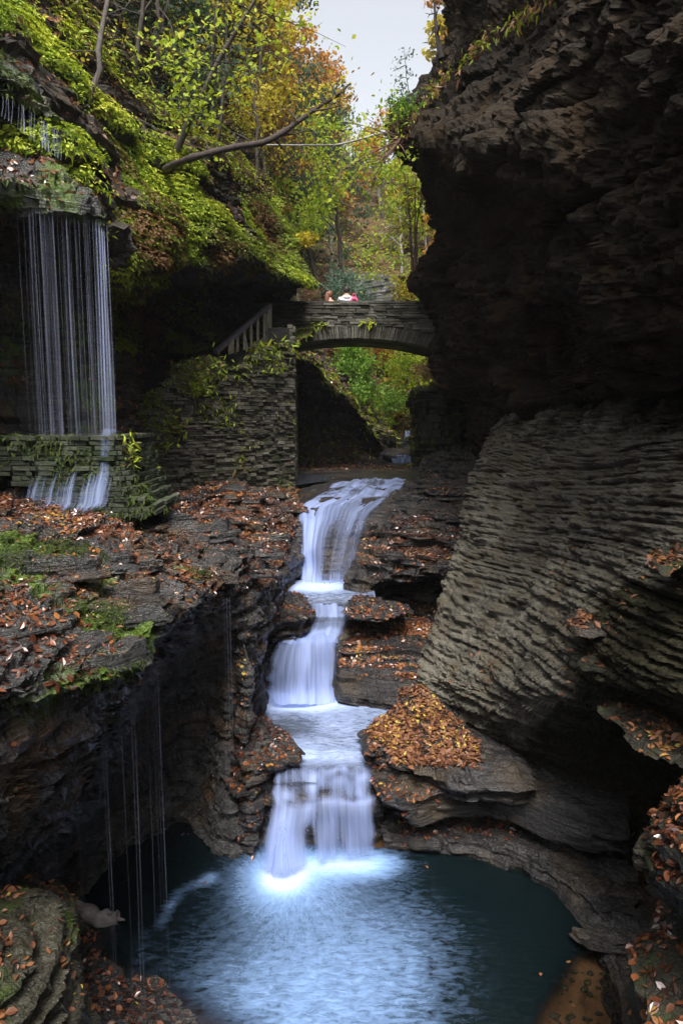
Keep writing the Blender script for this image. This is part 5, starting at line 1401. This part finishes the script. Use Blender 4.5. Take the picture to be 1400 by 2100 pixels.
# ------------------------------------------------------------------ ferns, grass, moss
def cover(label, keys, count, size, minz, weight, mat, shape=LONG, droop=.8, rnd=None, name='ground_cover', lift=.0):
    pos, n = litter_points(keys, count, minz, weight)
    if callable(rnd): rnd = rnd(pos)
    ax = norm(n + rng.normal(size=n.shape) * .55 + np.array([0, 0, -droop]))
    fn = norm(n + rng.normal(size=n.shape) * .4 + np.array([0, 0, .6]))
    o = scatter_leaves(name, pos + n * lift, fn, rng.uniform(size[0], size[1], count), mat, shape=shape, axis=ax, rnd=rnd)
    return tag(o, label, 'plants', None, 'stuff')
def vis_slope(c):
    u, v = proj(c)
    return (u > -60) * (u < 720) * (v > -80) * (v < 720)
def rn_slope(p):
    u, v = proj(p)
    base = .54 + 1.05 * fbm(p, 1.0, 3, 31) - .18 * ss(v, 350, 600) + .15 * (v < 300)
    return np.clip(base + rng.normal(size=len(p)) * .17, 0, 1)
def gap(c):  # bare dark rock patches stay open; the fern bank ends below the woods
    u, v = proj(c)
    line = np.interp(u, [-60, 0, 100, 210, 330, 430, 560, 640], [-120, -50, 0, 160, 265, 345, 405, 470]) + 45 * vn(u / 45, v / 45, u * 0, 3)
    return np.clip((fbm(c, .7, 3, 77) + .22) / .2, 0, 1) * (.03 + .97 * ss(v, line - 15, line + 20))
def woods(c):
    u, v = proj(c)
    line = np.interp(u, [-60, 0, 100, 210, 330, 430, 560, 640], [-120, -50, 0, 160, 265, 345, 405, 470])
    return ss(line + 10 - v, 0, 30)
cover('yellow green ferns hanging over the steep left hillside', ['slope'], 130000, (.035, .09), -.05, lambda c, n: vis_slope(c) * gap(c) * (n[:, 2] > -.05) * (.3 + np.clip(n[:, 2] + .3, 0, 1)), M['fern'], rnd=rn_slope)
cover('bright grass tufts on the upper left hillside', ['slope'], 70000, (.03, .085), .0, lambda c, n: vis_slope(c) * gap(c) * (proj(c)[1] < 420 + .3 * proj(c)[0]) * (proj(c)[0] < 420), M['grass'], droop=.1, rnd=None)
cover('small broad leaved plants among the hillside ferns', ['slope'], 60000, (.035, .075), .0, lambda c, n: vis_slope(c) * gap(c), M['fern'], shape=OVAL, rnd=rn_slope, lift=.1)
def mossw(keys):
    return lambda c, n: np.clip(moss_terrace(c) - .3, 0, 1) * (c[:, 2] > -2.3) * np.clip(fbm(c, 2.2, 3, 45) * 2.5 + .35, 0, 1)
cover('soft green moss tufts on the wet terrace', ['terrace', 'plates_a'], 42000, (.012, .032), .0, mossw(0), M['moss_tuft'], droop=.3, name='moss')
cover('trailing moss on the waterfall ledge', ['ledge_left'], 16000, (.04, .12), -.3, lambda c, n: (c[:, 2] > 1.2) * patch(1.5, -.1, .2, 41)(c, n), M['moss_tuft'], droop=1.6, name='moss')
V_, F_ = np.concatenate(sw.V), np.concatenate(sw.F[4]); MESHES['steps'] = (V_, F_)
MESHES['wall'] = (np.concatenate(wall_mb.V), np.concatenate(wall_mb.F[4]))
def wallw(c, n):
    u, v = proj(c); top = np.interp(u, tpx, tpy)
    return np.clip(fbm(c, 1.3, 3, 61) * 2 + .1, 0, 1) * (.12 + .9 * np.exp(-((u - 380) / 75) ** 2) * ss(940 - v, 0, 120) + .8 * np.exp(-((v - top) / 22) ** 2)) * (.5 + n[:, 2])
cover('ferns and moss growing between the courses of the retaining wall', ['wall'], 5200, (.04, .11), -.2, wallw, M['fern'], droop=1.0, rnd=lambda p: np.clip(rng.normal(.4, .22, len(p)), 0, 1))
litter('brown leaves caught on the courses of the retaining wall', ['wall'], 500, (.04, .07), .5, None)
cover('moss hanging from the stepped wall', ['steps'], 9000, (.03, .08), -.4, lambda c, n: patch(3, -.2, .2, 42)(c, n) * (c[:, 1] < 8.7), M['moss_tuft'], droop=2, name='moss')
# plants along the crest of the right cliff
def crest(c):
    u, v = proj(c)
    line = np.interp(u, [800, 860, 900, 1000, 1100, 1160], [300, 225, 175, 85, 20, -40])
    return np.exp(-((v - line) / 16) ** 2) * (u > 805) * (u < 1150)
cover('leaves and ferns along the crest of the dark cliff', ['cliff_right'], 2000, (.04, .12), -1, lambda c, n: crest(c), M['fern'], droop=.9, lift=.08)
cover('brown dead leaves along the crest of the dark cliff', ['cliff_right'], 1500, (.06, .16), -1, lambda c, n: crest(c), M['litter_dry'], droop=.9, lift=.05)
cover('ferns and dry grass on the bank below the railing', ['stair_bank'], 1500, (.06, .15), -.2, lambda c, n: proj(c)[1] < 775, M['fern'])
litter('brown leaves on the bank below the railing', ['stair_bank'], 500, (.05, .09), .2, patch(1, -.5, .2, 23))
# ferns rooted in the masonry
def plant(name, label, base, n, spread, size, mat, cat='plant', up=.8, shape=LONG, stems=0, group=None, rnd=None):
    o = empty(name, base, label, cat, group)
    c = np.array(base) + rng.normal(size=(n, 3)) * np.array(spread)
    c[:, 2] = np.abs(c[:, 2] - base[2]) + base[2] - spread[2] * .3
    ax = norm(rng.normal(size=(n, 3)) * .7 + [0, -.2, up])
    fn = norm(rng.normal(size=(n, 3)) * .5 + [0, -.5, .7])
    scatter_leaves('leaves', c, fn, rng.uniform(size[0], size[1], n), mat, shape=shape, axis=ax, parent=o, rnd=rnd)
    for k in range(3):
        q = c[k]; b = np.array(base) + rng.normal(size=3) * np.array(spread) * [.4, .4, 0]
        mesh('stem', *tube([b - [0, 0, .05], (b + q) / 2 + [0, 0, .02], q], [.006, .005, .002], 4), M['bark_dark'], o)
    return o
plant('fern', 'bright green fern clump at the top of the retaining wall below the railing', W(548, 722, 16.2), 220, (.22, .15, .12), (.08, .2), M['fern'], up=.3)
plant('fern', 'fern clump on the slope just under the wooden railing', W(530, 765, 15.8), 130, (.2, .1, .12), (.07, .16), M['fern'], up=0)
for (x, y, n, lab) in [(345, 880, 220, 'fern clump low on the slanted left end of the retaining wall'), (390, 800, 300, 'fern clump high on the left part of the retaining wall'), (420, 770, 160, 'ferns under the top course of the retaining wall'), (325, 910, 120, 'small fern at the foot of the stone stairs'),
                       (560, 755, 60, 'small fern near the right edge of the retaining wall'), (480, 960, 40, 'tiny fern low in the retaining wall')]:
    s_ = (x - 236) / (600 - 236); Yw = wa[1] + (wb[1] - wa[1]) * s_ * .93 - .12
    plant('fern', lab, W(x, y, Yw), n, (.2, .08, .22), (.06, .15), M['fern'], up=-.4, rnd=np.clip(rng.normal(.35, .2, n), 0, 1))
plant('fern', 'yellowing grass clump on the steps beside the mossy wall', W(265, 945, 8.6), 160, (.05, .1, .16), (.05, .12), M['fern'], up=.1)
plant('fern', 'bright little plant by the foot of the retaining wall', W(308, 968, 10.4), 90, (.06, .06, .06), (.05, .1), M['grass'], up=.5)
plant('fern', 'pale grass tuft on the bridge face left of centre', W(655, 668, 18.9), 22, (.12, .02, .04), (.1, .2), M['fern'], up=.1)
plant('fern', 'dry grass tuft on the bridge face right of centre', W(756, 664, 18.9), 24, (.12, .02, .04), (.1, .2), M['fern'], up=.1, rnd=rng.uniform(.8, 1, 24))
plant('fern', 'small yellow plant at the left foot of the arch', W(572, 678, 18.8), 24, (.06, .02, .05), (.08, .15), M['fern'], up=.1, rnd=rng.uniform(.7, .95, 24))

# ------------------------------------------------------------------ trees
def limb(p0, p1, r0, r1, bend=.08, n=9, seed=0):
    R = np.random.default_rng(seed); t = np.linspace(0, 1, n)[:, None]
    p0, p1 = np.array(p0, float), np.array(p1, float); L = np.linalg.norm(p1 - p0)
    off = norm(R.normal(size=3)) * bend * L
    P = p0 + (p1 - p0) * t + off * (np.sin(t * math.pi)) + R.normal(size=(n, 3)) * .005 * L * (t > 0) * (t < 1)
    return P, r0 + (r1 - r0) * t[:, 0]

def tree(name, label, base, top, r, crown=None, nb=9, blen=.35, leaf=None, nleaf=400, lsize=(.06, .1), bark='bark', seed=0, start=.35, droop=0.0, cspread=.16, group=None, cat='tree', bend=.05, dirbias=(0, 0, .25), flat=1.0, sub=3, stub=True):
    o = empty(name, base, label, cat, group)
    R = np.random.default_rng(seed)
    mb = MB(); P, rr = limb(base, top, r, r * .25, bend, 12, seed)
    k = 6 if r > .03 else 5
    mb.tube(P, rr, k)
    H = np.linalg.norm(np.array(top) - np.array(base)); tips = []
    for i in range(nb):
        t = start + (1 - start) * (i + R.random()) / nb
        q = P[min(len(P) - 1, int(t * (len(P) - 1)))]
        d = norm(R.normal(size=3) * [1, .8, .5] + np.array(dirbias))
        L = H * blen * (1.15 - t * .7) * R.uniform(.6, 1.2)
        e = q + d * L + [0, 0, -droop * L]
        B, br_ = limb(q, e, max(r * .4 * (1.1 - t * .6), .008), .004, .12, 7, seed * 100 + i)
        mb.tube(B, br_, 4)
        for j in range(sub):
            q2 = B[R.integers(2, 7)]; e2 = q2 + norm(d + R.normal(size=3) * .8) * L * R.uniform(.25, .5) + [0, 0, -droop * L * .3]
            B2, b2 = limb(q2, e2, max(r * .14, .005), .003, .1, 5, seed * 999 + i * 7 + j)
            mb.tube(B2, b2, 3); tips += [B2[2], B2[3], B2[4]]
        tips += [B[4], B[5], B[6]]
    mb.build('trunk', M[bark], o)
    if nleaf and leaf:
        tips = np.array(tips)
        ids = R.integers(0, len(tips), nleaf)
        pos = tips[ids] + R.normal(size=(nleaf, 3)) * cspread * [1, 1, .7 * flat]
        fn = norm(R.normal(size=(nleaf, 3)) * [1, 1, .7] + [0, -.3, .6])
        scatter_leaves('crown', pos, fn, R.uniform(lsize[0], lsize[1], nleaf), M[leaf], shape=OVAL if lsize[1] > .2 or nleaf < 700 else DIAM, parent=o, rnd=np.clip(.5 + .3 * np.sin(ids * 1.7) + R.normal(size=nleaf) * .2, 0, 1))
    return o

tree('bare_tree', 'slim bare grey trunk standing on the upper left slope', W(186, 222, 11.6), W(232, -160, 13.2), .062, nb=7, blen=.3, leaf='f_yellow', nleaf=120, lsize=(.05, .09), seed=3, start=.3, bark='bark_pale' if False else 'bark', bend=.03)
o = tree('leaning_tree', 'leaning dark trunk with round lime leaves left of the fallen limb', W(358, 316, 14.1), W(560, -60, 13.2), .075, nb=0, leaf=None, nleaf=0, seed=4, bend=.03, bark='bark')
# its leafy boughs towards the left
mbb = MB(); tp = []
for i, (a, b, c, d) in enumerate([(520,30,430,10),(505,80,390,60),(480,130,330,95),(470,160,380,150),(450,190,280,120),(440,215,370,190),(420,240,400,160),(500,100,590,130),(530,20,640,40),(455,180,520,150),(410,255,440,235),(520,50,560,100),(470,150,300,60),(440,210,300,190)]):
    B, r2 = limb(W(a, b, 13.2), W(c, d, 12.6 + .1 * i), .018, .004, .12, 8, 50 + i)
    mbb.tube(B, r2, 4); tp += list(B[2:])
    for j in range(2):
        B2, r3 = limb(B[3 + j], B[4 + j] + rng.normal(size=3) * .4, .007, .003, .1, 5, 90 + i * 3 + j); mbb.tube(B2, r3, 3); tp += list(B2[1:])
mbb.build('bough', M['bark_dark'], o)
tp = np.array(tp); n_ = 760
scatter_leaves('crown', tp[rng.integers(0, len(tp), n_)] + rng.normal(size=(n_, 3)) * .14, norm(rng.normal(size=(n_, 3)) + [0, -.8, .9]), rng.uniform(.07, .135, n_), M['f_lime'], parent=o, rnd=rng.uniform(.3, 1, n_))

fl = empty('fallen_limb', W(350, 342, 12.0), 'thick bare limb reaching from the slope out over the gorge', 'dead branch')
pts = [W(336,350,14.0), W(352,340,12.8), W(400,322,12.2), W(480,302,12.3), W(540,292,12.5), W(585,268,12.7), W(640,228,13.0), W(690,196,13.2), W(719,170,13.3)]
P = cr(np.array(pts), [5] * 8); mesh('trunk', *tube(P, np.interp(np.linspace(0, 1, len(P)), [0, .5, .62, 1], [.065, .048, .05, .018]) * (1 + .08 * rng.normal(size=len(P))), 8), M['bark_dark'], fl)
mbb = MB()
for a, b, c, d in [(595,262,596,248),(520,297,470,270),(640,228,700,215),(665,212,640,180),(560,285,600,330),(480,302,500,270),(430,315,410,280),(610,250,575,215),(575,275,640,262),(540,292,520,330),(690,196,675,165),(450,308,490,325)]:
    B, r2 = limb(W(a, b, 12.7), W(c, d, 12.8), .02, .005, .1, 6, a); mesh('twig', *tube(B, r2, 5), M['bark_dark'], fl)
tp = np.array([W(690,200,13.2), W(660,205,13.1), W(675,180,13.1), W(705,180,13.2), W(650,215,13.)]); n_ = 130
scatter_leaves('leaves', tp[rng.integers(0, 5, n_)] + rng.normal(size=(n_, 3)) * [.2, .2, .12], norm(rng.normal(size=(n_, 3)) + [0, -.8, .6]), rng.uniform(.07, .12, n_), M['f_yellow'], parent=fl)
# long thin branch across the gap
lb = empty('long_branch', W(810, 288, 15.0), 'long thin pale branch arching out from the right cliff', 'branch')
P = cr(np.array([W(812,282,15.2), W(780,274,14.8), W(740,285,14.3), (W(690,297,13.8)), W(620,298,13.2), W(520,297,12.6)]), [6] * 5)
mesh('stem', *tube(P, np.linspace(.03, .012, len(P)), 6), M['bark_pale'], lb)
# roots and arching twigs at the cliff nose
rt = empty('root_tangle', W(822, 292, 14.9), 'tangle of bare roots and arching twigs on the nose of the right cliff', 'roots')
mbb = MB(); tp = []
for i, (c, d) in enumerate([(690,250),(720,250),(740,330),(700,350),(680,395),(730,380),(760,400),(700,320),(650,330),(760,340),(780,250),(740,235),(800,230),(815,215),(770,300),(720,300),(800,330),(840,330)]):
    B, r2 = limb(W(822 + rng.uniform(-6, 8), 288 + rng.uniform(-8, 10), 13.5), W(c, d, 13.2 + rng.uniform(-.5, 1)), .018, .004, .18, 9, 300 + i); mbb.tube(B, r2, 4); tp += list(B[4:])
mbb.build('roots', M['root'], rt)
tp = np.array(tp); n_ = 420
scatter_leaves('leaves', tp[rng.integers(0, len(tp), n_)] + rng.normal(size=(n_, 3)) * .16, norm(rng.normal(size=(n_, 3)) + [0, -.6, .7]), rng.uniform(.06, .12, n_), M['f_lime'], parent=rt)
# stump and small conifers on the crest
tree('dead_snag', 'dead twisted snag on top of the dark cliff', W(905, 120, 14.4), W(890, 0, 14.4), .07, nb=5, blen=.3, nleaf=0, seed=9, bark='bark_dark')
tree('young_conifer', 'thin drooping young conifer against the sky by the cliff crest', W(850, 232, 13.7), W(828, 95, 13.7), .012, nb=9, blen=.28, leaf='f_blue', nleaf=220, lsize=(.03, .07), seed=10, start=.15, cspread=.06, dirbias=(-.3, 0, -.2))
tree('shrub', 'leafy green shrub at the edge of the cliff crest under the conifer', W(830, 250, 13.6), W(815, 205, 13.5), .012, nb=7, blen=.9, leaf='f_green', nleaf=330, lsize=(.05, .1), seed=11, start=.1, cspread=.13, cat='shrub')
for i, (x, x2, lab) in enumerate([(846, 838, 'left sapling of the thin bare clump beside the dark cliff'), (850, 850, 'middle sapling of the thin bare clump beside the dark cliff'), (854, 864, 'right sapling of the thin bare clump beside the dark cliff')]):
    tree('sapling', lab, W(x, 560, 17.0), W(x2, 385, 17.0), .035, nb=4, blen=.3, leaf='f_yellow', nleaf=60, lsize=(.07, .12), seed=20 + i, start=.5, group='thin saplings beside the dark cliff', bark='root')

# hand-placed bushes and trees around the bridge
spec = [
 ('tree','airy lime green tree spreading in the middle above the bridge', (700,560,27),(665,250,26),.09,'f_lime',1500,(.1,.2),12,.34,.35,'f'),
 ('tree','sparse yellow green tree leaning in from the right above the bridge', (850,600,26),(815,300,25),.07,'f_lime',1100,(.1,.19),12,.32,.3,'f'),
 ('evergreen_tree','dark evergreen tree left of the sky gap', (540,420,30),(560,60,31),.16,'f_dark',5200,(.09,.2),26,.3,.3,'g'),
 ('tree','orange crowned tree at the left edge of the sky gap', (590,380,34),(600,85,35),.14,'f_orange',2300,(.13,.24),14,.32,.5,'f'),
 ('tree','tall orange and yellow tree behind the leaning trunk', (500,360,26),(470,40,27),.13,'f_orange',2500,(.11,.22),14,.3,.5,'f'),
 ('tree','golden yellow tree above the fallen limb', (545,380,23),(520,150,23.5),.08,'f_yellow',1300,(.09,.17),12,.34,.3,'f'),
 ('evergreen_tree','second dark evergreen right of the orange tree', (680,430,33),(648,150,34),.14,'f_dark',4200,(.1,.2),24,.28,.3,'g'),
 ('shrub','small golden leaved shrub at the end of the ferny slope', (622,520,20),(625,482,20),.02,'f_yellow',200,(.08,.15),6,.6,.12,'f'),
 ('shrub','blue green shrub left of the far stone wall', (700,612,26),(704,565,26),.02,'f_blue',900,(.06,.13),9,.6,.25,'f'),
 ('shrub','blue green shrub in front of the far stone wall', (742,618,27),(744,592,27),.02,'f_blue',500,(.06,.12),8,.7,.2,'f'),
 ('shrub','yellow shrub between cliff and far stone wall', (835,618,27),(838,585,27),.02,'f_yellow',300,(.08,.16),8,.7,.25,'f'),
 ('evergreen_tree','bright green drooping evergreen seen through the arch', (735,800,25.5),(722,705,26),.05,'f_green',2600,(.07,.18),18,.5,.22,'h'),
 ('shrub','orange beech shrub at the top of the arch opening', (715,730,30),(712,700,30),.02,'f_orange',500,(.1,.2),8,.9,.35,'f'),
 ('shrub','orange shrub in the upper middle of the arch opening', (775,740,32),(780,705,32),.03,'f_orange',700,(.1,.2),8,.9,.4,'f'),
 ('shrub','lime green bush filling the right of the arch opening', (830,800,29),(835,725,29),.04,'f_lime',1500,(.09,.17),12,.5,.4,'f'),
 ('shrub','rust brown bush above the right block under the arch', (885,790,24),(888,735,24),.03,'f_rust',700,(.08,.15),10,.6,.25,'f'),
 ('shrub','dark green low bush above the far little waterfall', (800,850,27),(795,800,27),.03,'f_green',900,(.07,.15),10,.6,.3,'f'),
]
for i, (nm, lab, b, t_, r, lf, nl, ls, nb, bl_, cs, ty) in enumerate(spec):
    tree(nm, lab, W(*b), W(*t_), r, nb=nb, blen=bl_, leaf=lf, nleaf=int(nl * 1.3), lsize=ls, seed=200 + i, start=.12 if ty in 'gh' else .25, cspread=cs, droop=.25 if ty in 'gh' else 0, dirbias=(0, 0, -.1 if ty in 'gh' else .2), cat='shrub' if nm == 'shrub' else 'tree')

# woods on the steep ground above the ferns
P_h, c_h, n_h, a_h = face_data('slope')
u_, v_ = proj(c_h)
wgt = woods(c_h) * (u_ > 120) * (u_ < 640) * (v_ > -320) * a_h / c_h[:, 1] ** 1.5
Rw = np.random.default_rng(55)
kw = [('f_yellow', 'slender yellow leaved tree on the steep woods above the ferns', 'bark'), ('f_orange', 'slender orange leaved tree on the steep woods above the ferns', 'bark'), ('f_dark', 'dark evergreen on the steep woods above the ferns', 'bark_dark'), (None, 'thin bare tree on the steep woods above the ferns', 'bark')]
for q, i in enumerate(Rw.choice(len(wgt), size=46, replace=False, p=wgt / wgt.sum())):
    c = c_h[i]; kd = Rw.choice(4, p=[.24, .24, .17, .35]); lf, lab, bk = kw[kd]; ev = kd == 2; h = Rw.uniform(3, 5.5) * (.7 + c[1] / 60); d = c[1]
    tree('evergreen_tree' if ev else 'bare_tree' if lf is None else 'autumn_tree', lab, c - [0, 0, .3], c + [Rw.normal() * .5 + .3, Rw.normal() * .3, h], .035 + .008 * h, nb=18 if ev else 10, blen=.26 if ev else .36, leaf=lf, nleaf=0 if lf is None else int((1900 if ev else 560)), lsize=(.005 * d, .009 * d), bark=bk, seed=3000 + q, start=.1 if ev else .3, cspread=.12 * h / 2.2, droop=.3 if ev else 0, group=lab.replace('tree ', 'trees ').replace('evergreen', 'evergreens'), sub=2 if lf else 5)
cover('brown leaf litter and twigs under the woods above the ferns', ['slope'], 22000, (.06, .14), -.3, lambda c, n: woods(c) * (proj(c)[1] > -60) * (proj(c)[0] > -50) * np.clip(fbm(c, .6, 3, 8) + .25, 0, 1), M['f_rust'], shape=DIAM, droop=0, name='undergrowth')
cover('green and yellow brush under the woods above the ferns', ['slope'], 16000, (.05, .12), -.3, lambda c, n: woods(c) * (proj(c)[1] > -60) * (proj(c)[0] > -50) * np.clip(fbm(c, .7, 3, 18) + .05, 0, 1), M['fern'], shape=OVAL, droop=0, name='undergrowth', lift=.2)
cover('ferns and orange grass on the rock block under the bridge', ['block_r', 'block_c', 'bank'], 5000, (.08, .2), .1, lambda c, n: (c[:, 1] > 19) * np.clip(fbm(c, .8, 2, 19) + .4, 0, 1), M['fern'], rnd=lambda p: np.clip(rng.normal(.4, .3, len(p)), 0, 1))

# forest on the far hillside
P_h, c_h, n_h, a_h = face_data('hill')
u_, v_ = proj(c_h)
ok = (u_ > 180) & (u_ < 980) & (v_ > -350) & (v_ < 900) & (c_h[:, 1] < 62) & (c_h[:, 1] > 19)
# even spread in the picture: weight by projected area
wgt = ok * a_h / c_h[:, 1] ** 1.6
R = np.random.default_rng(77)
idx = R.choice(len(wgt), size=150, replace=False, p=wgt / wgt.sum())
kinds = [('f_orange', 'orange autumn tree on the far wooded hillside', 'bark'), ('f_yellow', 'yellow autumn tree on the far wooded hillside', 'bark'), ('f_lime', 'yellow green tree on the far wooded hillside', 'bark'),
         ('f_dark', 'dark evergreen on the far wooded hillside', 'bark_dark'), ('f_rust', 'rust coloured thin tree on the far wooded hillside', 'bark'), (None, 'bare grey tree on the far wooded hillside', 'bark_pale')]
for q, i in enumerate(idx):
    c = c_h[i]; u, v = u_[i], v_[i]
    pr = np.array([.26, .14, .08, .24, .14, .14]) if u < 640 else np.array([.14, .12, .14, .08, .2, .32])
    kd = R.choice(6, p=pr / pr.sum()); lf, lab, bk = kinds[kd]
    h = R.uniform(3.5, 7) * (1.0 if c[1] > 26 else .6)
    if u > 690 and v < 380: h *= .6
    if v > 640: h *= .35
    top = c + [R.normal() * .5, R.normal() * .3, h]
    ev = kd == 3; d = c[1]
    nl = 0 if lf is None else int((1500 if ev else 900) * (.5 + 12 / d))
    tree('evergreen_tree' if ev else 'bare_tree' if lf is None else 'autumn_tree', lab, c - [0, 0, .3], top, .05 + .012 * h, nb=16 if ev else 9, blen=.26 if ev else .36, leaf=lf, nleaf=nl, lsize=(.004 * d, .0085 * d), bark=bk, seed=1000 + q, start=.1 if ev else .3, cspread=.12 * h / 2.2, droop=.3 if ev else 0, group=lab.replace('tree', 'trees').replace('evergreen', 'evergreens'), sub=2 if lf else 9)
cover('leaf litter and brush on the far wooded hillside', ['hill'], 60000, (.10, .22), -.5, lambda c, n: (proj(c)[0] > 150) * (proj(c)[0] < 960) * (proj(c)[1] > -50) * (proj(c)[1] < 960) / c[:, 1] ** 1.2, M['f_rust'], shape=DIAM, droop=.0, name='undergrowth')
cover('green brush on the far wooded hillside', ['hill'], 22000, (.12, .28), -.5, lambda c, n: (proj(c)[0] > 150) * (proj(c)[0] < 960) * (proj(c)[1] > -50) * (proj(c)[1] < 960) * np.clip(fbm(c, .25, 2, 5) + .3, 0, 1) / c[:, 1] ** 1.2, M['f_lime'], shape=DIAM, droop=.0, name='undergrowth')

# ------------------------------------------------------------------ damp air of the gorge
hm = bpy.data.materials.new('damp_air'); hm.use_nodes = True; hn = hm.node_tree.nodes; hn.clear()
ho = hn.new('ShaderNodeOutputMaterial'); hv = hn.new('ShaderNodeVolumePrincipled')
hv.inputs['Color'].default_value = (.9, .93, 1, 1); hv.inputs['Density'].default_value = 0.0005; hv.inputs['Anisotropy'].default_value = .2
hm.node_tree.links.new(hv.outputs[0], ho.inputs['Volume'])
hz = MB().box((0, 35, 14), (130, 130, 42)).build('haze', hm, None, smooth=False)
tag(hz, 'thin damp air filling the gorge', None, None, 'stuff')
